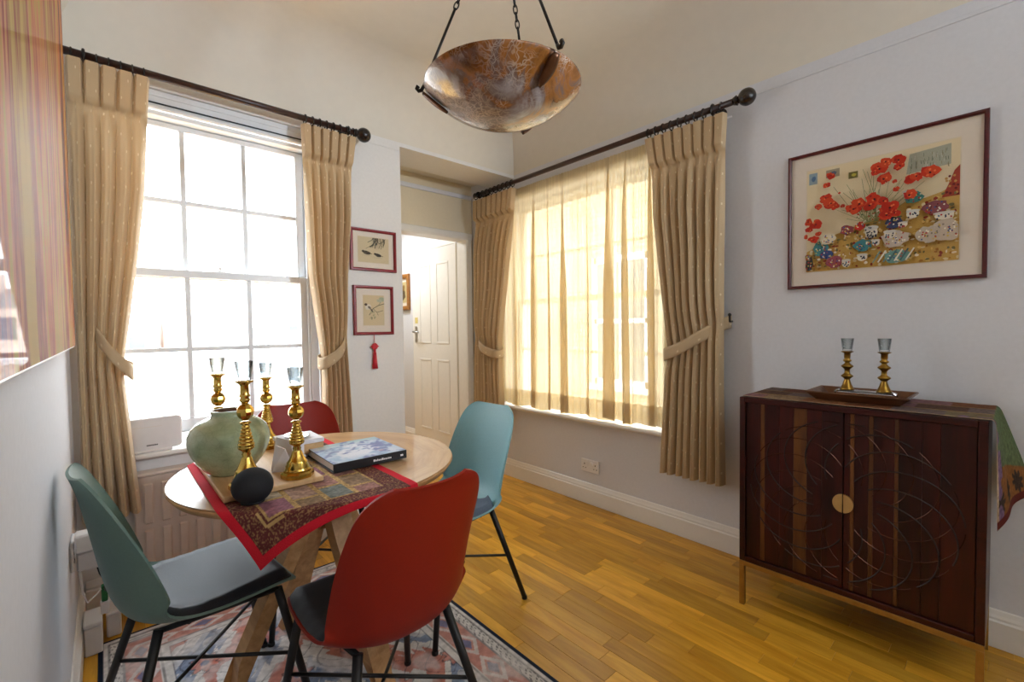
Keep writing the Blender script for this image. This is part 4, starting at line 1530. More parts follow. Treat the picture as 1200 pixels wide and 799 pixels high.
def runner_col(X, Y):
    u = X - RX0; v = Y - RY0; Wd = RX1 - RX0; Ln = RY1 - RY0
    e = np.minimum(np.minimum(u, Wd - u), np.minimum(v, Ln - v))
    n3 = vnoise(X * 160, Y * 160, 12); n2 = vnoise(X * 60, Y * 60, 13); n4 = vnoise(X * 320 + 5, Y * 320, 14)
    C = np.zeros(X.shape + (3,))
    brown = np.array(lin((92, 46, 44))); gold = np.array(lin((186, 152, 98))); red = np.array(lin((200, 34, 48)))
    pal = [np.array(lin(c)) for c in ((142, 96, 108), (160, 132, 118), (112, 116, 110), (178, 164, 144), (128, 78, 92), (132, 108, 84), (112, 114, 132), (146, 106, 98))]
    C[:] = brown
    # outer zone: maroon ground thick with gold flecks
    fl = np.clip((n4 - 0.58) * 5, 0, 1)[..., None] * 0.45
    C[:] = C * (1 - fl) + gold * fl
    # patchwork
    ins = (e > 0.085)
    cell_u = np.floor((u - 0.085) / 0.079).astype(int); cell_v = np.floor((v - 0.085) / 0.111).astype(int)
    off = (cell_u % 2) * 0.05
    cell_v = np.floor((v - 0.085 + off) / 0.111).astype(int)
    idx = (cell_u * 5 + cell_v * 3 + (cell_u * cell_v) % 4) % len(pal)
    PC = np.array(pal)[idx]
    PC = PC * (0.65 + 0.7 * n3)[..., None]
    C[ins] = PC[ins]
    fu = np.abs(np.mod((u - 0.085) / 0.079 + 0.5, 1) - 0.5) * 0.079
    fv = np.abs(np.mod((v - 0.085 + off) / 0.111 + 0.5, 1) - 0.5) * 0.111
    seam = ins & ((fu < 0.006) | (fv < 0.006))
    C[seam] = (gold * (0.35 + 1.0 * n4)[..., None])[seam]
    # gold-thread corner motif
    cu, cv = u - 0.075, v - 0.075
    mot = ((np.abs(cu) < 0.004) & (cv > 0) & (cv < 0.05)) | ((np.abs(cv) < 0.004) & (cu > 0) & (cu < 0.05)) | ((np.abs(cu - 0.012) < 0.002) & (cv > 0.012) & (cv < 0.05)) | ((np.abs(cv - 0.012) < 0.002) & (cu > 0.012) & (cu < 0.05))
    C[mot] = gold
    C *= (0.8 + 0.4 * n2)[..., None]
    C[e < 0.026] = red
    return C


tag(color_grid('table_runner', np.linspace(RX0, RX1, 210), np.linspace(RY0, RY1, 400), runner_pos, runner_col, 'embroidery'),
    'patchwork embroidered table runner with a red border, on the round table', 'table runner')


# ================================================================== CHAIRS
def chair(name, label, shell_mat, pad_mat, loc, rz):
    """faces local -Y... local +Y is the front"""
    root = thing(name, label, 'chair', loc, rz, 'shell chairs around the round table')
    prof = [(0.208, 0.424), (0.198, 0.435), (0.15, 0.435), (0.08, 0.425), (0.0, 0.414), (-0.07, 0.403), (-0.130, 0.399), (-0.178, 0.416), (-0.204, 0.462), (-0.216, 0.53),
            (-0.228, 0.605), (-0.240, 0.675), (-0.252, 0.742), (-0.263, 0.795), (-0.272, 0.822), (-0.277, 0.832)]
    hw = [0.188, 0.203, 0.214, 0.220, 0.222, 0.220, 0.215, 0.210, 0.207, 0.206, 0.205, 0.201, 0.194, 0.180, 0.152, 0.105]
    lf = [0.004, 0.006, 0.010, 0.016, 0.026, 0.042, 0.064, 0.088, 0.102, 0.098, 0.084, 0.064, 0.046, 0.032, 0.024, 0.018]
    # densify
    t0 = np.linspace(0, 1, len(prof)); t1 = np.linspace(0, 1, 46)

    def cr(vals):
        vals = np.array(vals, float)
        out = np.interp(t1, t0, vals)
        for _ in range(14):
            out[1:-1] = 0.25 * out[:-2] + 0.5 * out[1:-1] + 0.25 * out[2:]
        return out
    py, pz, ph_, pl_ = cr([p[0] for p in prof]), cr([p[1] for p in prof]), cr(hw), cr(lf)
    ns = 33
    Pin, Pout = [], []
    th = 0.007
    for j in range(len(t1)):
        j0, j1 = max(0, j - 1), min(len(t1) - 1, j + 1)
        ty, tz = py[j1] - py[j0], pz[j1] - pz[j0]
        L = math.hypot(ty, tz)
        ny_, nz_ = -tz / L, ty / L
        if nz_ < 0 and j < 10:
            ny_, nz_ = -ny_, -nz_
        # inside normal: up on the seat, forward on the back
        if ny_ * 1.0 + nz_ * 1.0 < 0:
            ny_, nz_ = -ny_, -nz_
        r1, r2 = [], []
        for i in range(ns):
            s = -1 + 2 * i / (ns - 1)
            a = abs(s)
            li = pl_[j] * (a ** 2.4)
            x = s * ph_[j] * (1 - 0.05 * a ** 4)
            # rounded top corners
            y, z = py[j] + ny_ * li, pz[j] + nz_ * li
            r1.append((x, y, z))
            # outward offset
            sl = pl_[j] * 2.4 * a ** 1.4 / max(ph_[j], 0.05) * (1 if s > 0 else -1)
            inv = 1 / math.sqrt(1 + sl * sl)
            r2.append((x + sl * inv * th, y - ny_ * inv * th, z - nz_ * inv * th))
        Pin.append(r1); Pout.append(r2)
    b = MB()
    b.grid(Pin)
    b.grid(Pout, flip=True)
    # rim
    rim_i = [r[0] for r in Pin] + Pin[-1][1:] + [r[-1] for r in reversed(Pin[:-1])] + list(reversed(Pin[0][1:-1]))
    rim_o = [r[0] for r in Pout] + Pout[-1][1:] + [r[-1] for r in reversed(Pout[:-1])] + list(reversed(Pout[0][1:-1]))
    b.grid([rim_i, rim_o], closed_u=True, smooth=False)
    obj('shell', b, shell_mat, root)
    # seat pad
    top, bot = [], []
    NJ, NS = 22, 21
    for j in range(NJ):
        t = j / (NJ - 1)
        yy = 0.194 - 0.322 * t
        k = np.interp(yy, py[::-1][np.argsort(py[::-1])] if False else np.sort(py), np.arange(len(py))[np.argsort(py)])
        ki = min(int(k), len(py) - 2); fr = k - ki
        zc = float(pz[ki] * (1 - fr) + pz[ki + 1] * fr) if ki < 26 else 0.45
        hwj = float(ph_[ki]) * 0.93
        hwj *= (1 - 0.45 * max(0, (t - 0.76) / 0.24) ** 2.2)
        lj = float(pl_[ki])
        r1, r2 = [], []
        for i in range(NS):
            s = -1 + 2 * i / (NS - 1)
            a = abs(s)
            ex = max(0.0, min(1.0, (1 - a) / 0.10)); ey = max(0.0, min(1.0, min(t, 1 - t) / 0.07))
            rnd_ = math.sqrt(max(0, 1 - (1 - ex) ** 2)) * math.sqrt(max(0, 1 - (1 - ey) ** 2))
            base = zc + lj * (a * 0.93) ** 2.4 * 0.85 + 0.003
            if ki > 18:
                base = max(base, zc + 0.002)
            r1.append((s * hwj, yy, base + 0.005 + 0.021 * rnd_))
            r2.append((s * hwj, yy, base))
        top.append(r1); bot.append(r2)
    b = MB().grid(top)
    b.grid(bot, flip=True)
    ri = [r[0] for r in top] + top[-1][1:] + [r[-1] for r in reversed(top[:-1])] + list(reversed(top[0][1:-1]))
    ro = [r[0] for r in bot] + bot[-1][1:] + [r[-1] for r in reversed(bot[:-1])] + list(reversed(bot[0][1:-1]))
    b.grid([ri, ro], closed_u=True)
    obj('seat_pad', b, pad_mat, root)
    # frame
    b = MB()
    for sx in (-1, 1):
        b.tube([(sx * 0.165, 0.16, 0.406), (sx * 0.13, -0.125, 0.402)], 0.008, 8)
    for yy in (-0.06, 0.09):
        b.tube([(-0.14, yy, 0.399), (0.14, yy, 0.399)], 0.0065, 8)
    obj('underframe', b, 'black_metal', root)
    foot = {}
    for sx in (-1, 1):
        for sy in (-1, 1):
            tp = Vector((sx * (0.165 if sy > 0 else 0.13), 0.16 if sy > 0 else -0.125, 0.408)); ft = Vector((sx * 0.218, sy * 0.238, 0.0065))
            foot[(sx, sy)] = (tp, ft)
            lg = obj('leg', MB().tube([tp, tp.lerp(ft, 0.5), ft + (tp - ft).normalized() * 0.004], [0.0125, 0.0115, 0.0105], 12), 'black_metal', root)
            obj('foot_cap', MB().lathe([(0.012, 0.0), (0.0125, 0.006), (0.0105, 0.014)], 12, ft.x, ft.y, 0.0003), 'black_plastic', lg)
    for sx, dz in ((1, 0.0), (-1, 0.012)):
        (a0, a1), (c0, c1) = foot[(sx, 1)], foot[(-sx, -1)]
        p, q = a0.lerp(a1, 0.52), c0.lerp(c1, 0.52)
        p.z += dz; q.z += dz
        obj('stretcher', MB().tube([p, q], 0.0055, 8), 'black_metal', root)
    return root


def facing(dx, dy):
    return math.atan2(dy, dx) - PI / 2


chair('shell_chair', 'shade-darkened sage-teal shell chair against the wall under the streaked painting', 'sage', 'pad', (-2.214, -0.985, 0.0046), math.radians(-85.0))
chair('shell_chair', 'brick red shell chair with its back turned, standing on the rug', 'red', 'pad', (-1.852, -1.447, 0.0046), math.radians(2.0))
chair('shell_chair', 'light teal shell chair standing on the bare oak floor', 'teal', 'pad_blue', (-1.318, -0.997, 0.0044), facing(-1.0, -0.05))
chair('shell_chair', 'brick red shell chair behind the table, below the sash window', 'red', 'pad', (-1.745, -0.535, 0.0046), facing(-0.05, -1.0))


# ================================================================== ON THE TABLE
ZT = TZ + 0.0045
tr = thing('serving_board', 'thin pale wooden board carrying the celadon vase and brass candlesticks', 'tray', (-2.062, -0.98, ZT))
ZB = ZT + 0.016
obj('board', MB().box(-0.128, 0.135, -0.25, 0.255, 0.0, 0.0155, 0.003), 'tray_light', tr)


def glass_cup(name, label, loc, s=1.0, group='glass votive cups', mat='cup_glass'):
    t_ = MB()
    H, r0, r1, w_ = 0.055 * s, 0.0165 * s, 0.0235 * s, 0.0018
    t_.lathe([(0.0, 0.0), (r0, 0.0), (r0 + 0.001, 0.002), (r1, H), (r1 - w_, H), (r0 - w_, 0.008), (0.0, 0.007)], 28)
    o = obj(name, t_, mat, None, loc)
    return tag(o, label, 'glass cup', group)


def candlestick(label, x, y, z, H, cup_label):
    root = thing('brass_candlestick', label, 'candlestick', (x, y, z), 0.2, 'beehive brass candlesticks')
    s = H / 0.28
    b = MB()
    b.lathe([(0.0455, 0.0), (0.047, 0.004), (0.047, 0.013), (0.042, 0.018)], 8, smooth=False, a0=PI / 8)
    obj('foot', b, 'brass', root)
    pf = [(0.039, 0.018), (0.037, 0.024), (0.033, 0.03), (0.034, 0.034), (0.029, 0.040), (0.030, 0.045), (0.024, 0.052), (0.0175, 0.066), (0.014, 0.076), (0.0105, 0.082), (0.0125, 0.087), (0.010, 0.092)]
    pf += [(0.012, 0.096), (0.020, 0.101), (0.0218, 0.106)]
    for k in range(6):
        z0 = 0.108 + k * 0.009; r0 = 0.0215 - k * 0.0021
        pf += [(r0 - 0.0022, z0), (r0, z0 + 0.0022), (r0, z0 + 0.006), (r0 - 0.0022, z0 + 0.0085)]
    pf += [(0.0085, 0.163), (0.0145, 0.167), (0.0145, 0.170), (0.0085, 0.173)]
    pf = [(r_, z_ * s) for r_, z_ in pf]
    b = MB().lathe(pf, 28)
    obj('stem', b, 'brass', root)
    kn = []
    for k in range(9):
        a = -PI / 2 + PI * k / 8
        kn.append((max(0.0085, 0.0225 * math.cos(a)), (0.1975 + 0.0225 * math.sin(a)) * s))
    b = MB().lathe(kn, 10, smooth=False)
    obj('knop', b, 'brass', root)
    pf = [(0.0085, 0.219), (0.013, 0.226), (0.0135, 0.229), (0.0105, 0.234), (0.0148, 0.238), (0.0118, 0.243), (0.0112, 0.266), (0.0165, 0.272), (0.0235, 0.2755), (0.0235, 0.278), (0.013, 0.2785), (0.0, 0.2785)]
    b = MB().lathe([(r_, z_ * s) for r_, z_ in pf], 28)
    obj('candle_socket', b, 'brass', root)
    glass_cup('votive_cup', cup_label, (x, y, z + H * 0.2785 / 0.28 + 0.0006))
    return root


candlestick('tall brass candlestick behind the celadon vase, its foot hidden', -2.127, -0.80, ZB, 0.298, 'glass votive cup on the candlestick behind the celadon vase')
candlestick('tall brass candlestick in front of the celadon vase beside the black speaker', -2.122, -1.178, ZB, 0.305, 'glass votive cup on the candlestick in front of the celadon vase')
candlestick('brass candlestick on the board corner nearest the book', -1.987, -1.178, ZB, 0.277, 'glass votive cup on the candlestick nearest the book')
candlestick('brass candlestick behind the white dish, in front of the red chair', -1.963, -0.742, ZB, 0.268, 'glass votive cup on the candlestick behind the white dish')

vs_ = thing('celadon_vase', 'squat celadon green crackle-glazed vase with a narrow mouth', 'vase', (-2.128, -0.985, ZB))
prof = [(0.0, 0.0), (0.052, 0.0), (0.057, 0.004), (0.074, 0.020), (0.0925, 0.044), (0.1065, 0.074), (0.1125, 0.100), (0.1115, 0.122), (0.103, 0.143), (0.087, 0.160), (0.066, 0.172), (0.0515, 0.177), (0.0475, 0.181), (0.0475, 0.186), (0.0495, 0.192), (0.049, 0.196), (0.046, 0.1975), (0.0445, 0.196)]
obj('body', MB().lathe(prof, 48, cap=False), 'celadon', vs_)
inn = [(0.0445, 0.196), (0.041, 0.190), (0.040, 0.178), (0.060, 0.165), (0.085, 0.145), (0.1, 0.112), (0.08, 0.05), (0.05, 0.012), (0.0, 0.010)]
o = obj('inner_surface', MB().lathe(inn, 32, cap=False), 'tray_wood', vs_); o['label'] = 'dark brown inside'  # inside surface coloured dark brown

sp = thing('smart_speaker', 'black fabric-covered ball speaker on the embroidered runner', 'speaker', (-2.128, -1.268, ZT + 0.0005))
pts = []
for k in range(19):
    a = -1.02 + (PI / 2 + 1.02) * k / 18
    pts.append((0.0505 * math.cos(a), 0.0435 + 0.0475 * math.sin(a)))
obj('fabric_body', MB().lathe([(0.0, pts[0][1])] + pts, 36, cap=False), 'speaker', sp)
obj('base', MB().lathe([(0.029, 0.0), (0.029, 0.0042)], 32), 'black_plastic', sp)

# folded letters standing on the board
lt = thing('folded_letter', 'folded sheets of white paper standing against the celadon vase', 'paper', (-2.0, -1.085, ZB))
b = MB()
for (x0, y0, x1, y1, h0, h1, lean) in ((-0.03, 0.03, 0.022, -0.035, 0.10, 0.085, 0.02),):
    b.add([(x0, y0, 0), (x1, y1, 0), (x1 + lean, y1 + 0.005, h1), (x0 + lean, y0 + 0.01, h0), (x0 + 0.003, y0 + 0.003, 0), (x1 + 0.003, y1 + 0.003, 0), (x1 + lean + 0.002, y1 + 0.007, h1), (x0 + lean + 0.002, y0 + 0.012, h0)],
          [(0, 1, 2, 3), (5, 4, 7, 6), (3, 2, 6, 7), (0, 3, 7, 4), (1, 5, 6, 2), (0, 4, 5, 1)])
obj('sheet', b, 'paper', lt)
b = MB()
b.add([(0.022, -0.037, 0), (0.05, -0.03, 0), (0.056, -0.02, 0.095), (0.018, -0.012, 0.105), (0.024, -0.034, 0), (0.052, -0.027, 0), (0.058, -0.017, 0.095), (0.02, -0.009, 0.105)],
      [(0, 1, 2, 3), (5, 4, 7, 6), (3, 2, 6, 7), (0, 3, 7, 4), (1, 5, 6, 2), (0, 4, 5, 1)])
obj('sheet', b, 'paper', lt)
b = MB()
b.add([(-0.035, 0.0, 0.0), (0.02, -0.036, 0.0), (0.0, -0.016, 0.07), (-0.02, 0.012, 0.08), (-0.033, 0.003, 0.0), (0.022, -0.033, 0.0), (0.002, -0.013, 0.07), (-0.018, 0.015, 0.08)],
      [(0, 1, 2, 3), (5, 4, 7, 6), (3, 2, 6, 7), (0, 3, 7, 4), (1, 5, 6, 2), (0, 4, 5, 1)])
obj('flap', b, 'paper', lt)

# card box with a white lid, a small dish on it
bxr = thing('card_box', 'flat cream card box with a white lid behind the candlesticks', 'box', (-1.893, -0.868, ZB + 0.0005), 0.0)
obj('body', MB().box(-0.063, 0.068, -0.073, 0.073, 0.0, 0.034, 0.002), 'tray_light', bxr)
obj('lid', MB().box(-0.065, 0.07, -0.075, 0.075, 0.0345, 0.050, 0.002), 'paper', bxr)
b = MB()
prof = [(0.0, 0.0), (0.036, 0.0), (0.048, 0.006), (0.0495, 0.0075), (0.047, 0.0085), (0.036, 0.004), (0.0, 0.0035)]
b.lathe(prof, 36)
dsh = obj('oval_dish', b, 'dish', None, (-1.895, -0.868, ZB + 0.0511))
dsh.scale = (0.85, 1.25, 1.0)
tag(dsh, 'small white oval dish on top of the card box', 'dish')
# little box and card between board and box
b = thing('note_block', 'low cream note block on the board between the letters and the book', 'paper', (-1.948, -1.0, ZB + 0.0003), 0.0)
obj('pages', MB().box(-0.022, 0.022, -0.06, 0.06, 0.0, 0.022, 0.001), 'card', b)
obj('top_card', MB().box(-0.024, 0.024, -0.062, 0.062, 0.0224, 0.026, 0.001), 'paper', b)
b = thing('letter_pack', 'thin pack of cream cards under the card box', 'paper', (-1.862, -0.868, ZT + 0.0003), 0.0)
obj('pages', MB().box(-0.055, 0.036, -0.05, 0.05, 0.0, 0.0158, 0.001), 'card', b)

# art book
bk = thing('art_book', 'large hardback art book with a pale blue and white cover', 'book', (-1.752, -1.058, ZT + 0.0005), -0.02)
b = MB()
b.box(-0.128, 0.128, -0.132, 0.134, 0.0015, 0.004, 0.0008); b.box(-0.128, 0.128, -0.132, 0.134, 0.0272, 0.030, 0.0008)
b.box(-0.128, 0.128, -0.134, -0.1295, 0.0015, 0.030, 0.0008)
obj('binding', b, 'black_plastic', bk)
obj('pages', MB().box(-0.123, 0.124, -0.129, 0.130, 0.0042, 0.027), 'paper', bk)


def cover_col(X, Y):
    n = vnoise(X * 22 + 7, Y * 22, 31) * 0.6 + vnoise(X * 60, Y * 60, 32) * 0.4
    n2 = vnoise(X * 14 + 3, Y * 34, 33) * 0.6 + vnoise(X * 90, Y * 90, 34) * 0.4
    white = np.array(lin((226, 228, 236))); lb = np.array(lin((158, 186, 212))); pb = np.array(lin((112, 126, 176))); gr = np.array(lin((158, 192, 188))); ro = np.array(lin((186, 140, 150)))
    C = np.broadcast_to(white, X.shape + (3,)).copy()

    def put(m, c):
        m = np.clip(m, 0, 1)[..., None]
        C[:] = C * (1 - m) + c * m
    put((n - 0.45) * 5, lb)
    edge = 1 - np.minimum(np.minimum((X + 0.128), (0.128 - X)), np.minimum(Y + 0.13, 0.134 - Y)) / 0.06
    put(edge * 0.7, lb)
    put((Y - 0.06) * 12 * (X > -0.1), gr)
    put((n2 - 0.62) * 8, pb)
    sweep_ = np.abs(Y - 0.02 - 0.35 * X - 0.02 * np.sin(X * 60))
    put((0.016 - sweep_) * 70 * (n > 0.42), pb)
    put((0.012 - np.hypot(X - 0.06, (Y + 0.075) * 1.2)) * 120, ro)
    return C


color_grid('cover_art', np.linspace(-0.127, 0.127, 110), np.linspace(-0.131, 0.133, 110),
           lambda X, Y: np.stack([X, Y, np.full_like(X, 0.0303)], -1), cover_col, 'cover', bk)
b = MB()
x = 0.005
for k, wd_ in enumerate((0.006, 0.004, 0.003, 0.005, 0.004, 0.006, 0.004, 0.005, 0.003, 0.005, 0.004)):
    b.box(x, x + wd_, -0.1346, -0.1338, 0.012, 0.019 if k in (0, 2, 5) else 0.017)
    x += wd_ + 0.0015
b.box(0.104, 0.114, -0.1346, -0.1338, 0.012, 0.018)
o = obj('spine_lettering', b, 'white_plastic', bk); o['label'] = 'pale lettering on the black spine'

# ================================================================== PENDANT
PX, PY, PZ = -1.348, -1.42, 2.032
pn = thing('pendant_light', 'amber and grey marble bowl pendant light on three iron rods', 'ceiling light', (PX, PY, PZ))
Rb, Db = 0.272, 0.118
Rs = (Rb * Rb + Db * Db) / (2 * Db)
pf = []
amax = math.asin(Rb / Rs)
for k in range(25):
    a = amax * k / 24
    pf.append((Rs * math.sin(a), -Db + Rs * (1 - math.cos(a))))
pf += [(Rb + 0.001, 0.004), (Rb - 0.003, 0.007), (Rb - 0.008, 0.004)]
for k in range(24, -1, -1):
    a = amax * k / 24
    pf.append(((Rs - 0.010) * math.sin(a) * 0.985, -Db + 0.010 + (Rs - 0.010) * (1 - math.cos(a))))
obj('bowl', MB().lathe(pf, 72, cap=False), 'marble', pn)
obj('lamp_holder', MB().lathe([(0.03, -0.10), (0.035, -0.06), (0.02, -0.04), (0.0, -0.04)], 20), 'white_plastic', pn)
for k in range(3):
    a = 2 * PI * k / 3
    obj('bulb', MB().sphere((0.09 * math.cos(a), 0.09 * math.sin(a), -0.03), 0.025, 14, 10), 'white_plastic', pn)
apx = Vector((0.0, 0.0, ZC - PZ - 0.03))
obj('ceiling_rose', MB().lathe([(0.0, 0.0), (0.045, 0.004), (0.06, 0.02), (0.06, 0.028), (0.0, 0.028)], 24, 0, 0, ZC - PZ - 0.0285), 'iron', pn)
# hook directions: away from image right, near-right, far-right
rg = Vector((0.7425, -0.6697, 0)).normalized(); fw = Vector((0.669, 0.7425, 0)).normalized()


def link_pts(c, d, side, ln, wd_):
    pts = []
    for q in range(16):
        an = 2 * PI * q / 16
        pts.append(tuple(c + d * (ln * math.cos(an)) + side * (wd_ * math.sin(an))))
    return pts


for ang in (179, -53, 68):
    a = math.radians(ang)
    dr = (rg * math.cos(a) + fw * math.sin(a)).normalized()
    rim = dr * (Rb + 0.008)
    hook = Vector((rim.x, rim.y, 0.012))
    sd = Vector((-dr.y, dr.x, 0))
    arm = thing_arm = None
    d = (apx - hook); L = d.length; d.normalize()
    rl = 0.295
    p0 = hook + Vector((0, 0, 0.004)); p1 = hook + d * rl
    rod_ = obj('suspension_rod', MB().tube([p0, p1], 0.0048, 10), 'iron', pn)
    # curl hook outside the rim
    cp = [hook + Vector((0, 0, 0.004)), hook + dr * 0.006 + Vector((0, 0, -0.008)), hook + dr * 0.016 + Vector((0, 0, -0.010)), hook + dr * 0.023 + Vector((0, 0, -0.002)), hook + dr * 0.018 + Vector((0, 0, 0.006))]
    obj('hook', MB().tube(cp, [0.006, 0.007, 0.007, 0.007, 0.008], 8), 'iron', rod_)
    # leaf clasp lying on the outside of the bowl
    b = MB()
    lp = []
    for q in range(9):
        t = q / 8
        aa = amax * (1 - 0.34 * t)
        rr, zz = (Rs + 0.006) * math.sin(aa), -Db + Rs - (Rs + 0.006) * math.cos(aa)
        wd_ = 0.019 * math.sin(PI * min(1, t * 0.93 + 0.07)) ** 0.7 + 0.001
        c = dr * rr + Vector((0, 0, zz))
        up = (dr * math.sin(aa) + Vector((0, 0, -math.cos(aa))))
        lp.append([tuple(c + sd * (wd_ * e) + up * (0.007 * (1 - e * e))) for e in (-1, -0.5, 0, 0.5, 1)])
    b.grid(lp)
    lo = obj('leaf_clasp', b, 'leaf_bronze', rod_, fix=False)
    mdl = lo.modifiers.new('thick', 'SOLIDIFY'); mdl.thickness = 0.004
    # chain up to the rose
    c = p1 + d * 0.010
    k = 0
    s1 = d.cross(Vector((0, 0, 1))).normalized(); s2 = d.cross(s1)
    while (apx - c).length > 0.02 and k < 30:
        obj('chain_link', MB().tube(link_pts(c, d, s1 if k % 2 else s2, 0.0155, 0.0075), 0.0025, 6, closed=True), 'iron', rod_)
        c = c + d * 0.0235
        k += 1

# ================================================================== PICTURES


class Print:
    """flat print: coloured patches laid in thin layers; local a right, b up, facing -Y"""
    def __init__(self, w_, h_, bg):
        self.w, self.h, self.mb, self.k = w_, h_, MB(), 0
        self.poly([(-w_ / 2, -h_ / 2), (w_ / 2, -h_ / 2), (w_ / 2, h_ / 2), (-w_ / 2, h_ / 2)], bg)

    def poly(self, pts, rgb):
        y = -0.00003 * self.k
        self.k += 1
        self.mb.add([(x, y, z) for x, z in pts], [tuple(range(len(pts)))], False, lin(rgb))

    def blob(self, cx, cy, rx, ry, rgb, n=14, jit=0.15, rot=0.0, r=None):
        r = r or rnd
        c_, s_ = math.cos(rot), math.sin(rot)
        pts = []
        for i in range(n):
            a = 2 * PI * i / n
            k = 1 + r.uniform(-jit, jit)
            x, y = rx * k * math.cos(a), ry * k * math.sin(a)
            pts.append((max(-self.w / 2, min(self.w / 2, cx + x * c_ - y * s_)), max(-self.h / 2, min(self.h / 2, cy + x * s_ + y * c_))))
        self.poly(pts, rgb)

    def line(self, pts, wd_, rgb):
        for (x0, y0), (x1, y1) in zip(pts[:-1], pts[1:]):
            L = math.hypot(x1 - x0, y1 - y0) or 1
            nx_, ny_ = -(y1 - y0) / L * wd_ / 2, (x1 - x0) / L * wd_ / 2
            self.poly([(x0 + nx_, y0 + ny_), (x0 - nx_, y0 - ny_), (x1 - nx_, y1 - ny_), (x1 + nx_, y1 + ny_)], rgb)


def framed(name, label, W_, H_, fw_, depth, frame_mat, pw, ph2, pcx, pcy, pr, loc, rz, glass=True):
    root = thing(name, label, 'picture', loc, rz)
    b = MB()
    pr_ = [(0, 0), (fw_, 0), (fw_, depth * 0.75), (fw_ * 0.6, depth), (fw_ * 0.15, depth), (0, depth * 0.8)]
    corners = [(-W_ / 2, -H_ / 2), (W_ / 2, -H_ / 2), (W_ / 2, H_ / 2), (-W_ / 2, H_ / 2)]
    dirs = [(1, 1), (-1, 1), (-1, -1), (1, -1)]
    path = [((cx, -0.001, cz), (dx, 0, dz), (0, -1, 0)) for (cx, cz), (dx, dz) in zip(corners, dirs)]
    b.sweep(pr_, path, closed=True)
    obj('frame', b, frame_mat, root)
    ym = -0.35 * depth
    obj('mount', MB().box(-W_ / 2 + fw_ * 0.8, W_ / 2 - fw_ * 0.8, ym, ym + 0.003, -H_ / 2 + fw_ * 0.8, H_ / 2 - fw_ * 0.8), 'mount', root)
    # bevelled window line round the print
    e = 0.0035
    b = MB()
    for (x0, x1, z0, z1) in ((-pw / 2 - e, pw / 2 + e, -ph2 / 2 - e, -ph2 / 2), (-pw / 2 - e, pw / 2 + e, ph2 / 2, ph2 / 2 + e), (-pw / 2 - e, -pw / 2, -ph2 / 2, ph2 / 2), (pw / 2, pw / 2 + e, -ph2 / 2, ph2 / 2)):
        b.box(pcx + x0, pcx + x1, ym - 0.0004, ym, pcy + z0, pcy + z1)
    obj('mount_line', b, 'card', root)
    me = pr.mb.mesh('print', M['print'])
    o = obj('print', me, None, root, (pcx, ym - 0.0004, pcy))
    if glass:
        obj('glazing', MB().box(-W_ / 2 + fw_ * 0.8, W_ / 2 - fw_ * 0.8, -0.70 * depth, -0.70 * depth + 0.0015, -H_ / 2 + fw_ * 0.8, H_ / 2 - fw_ * 0.8), 'picture_glass', root)
    return root


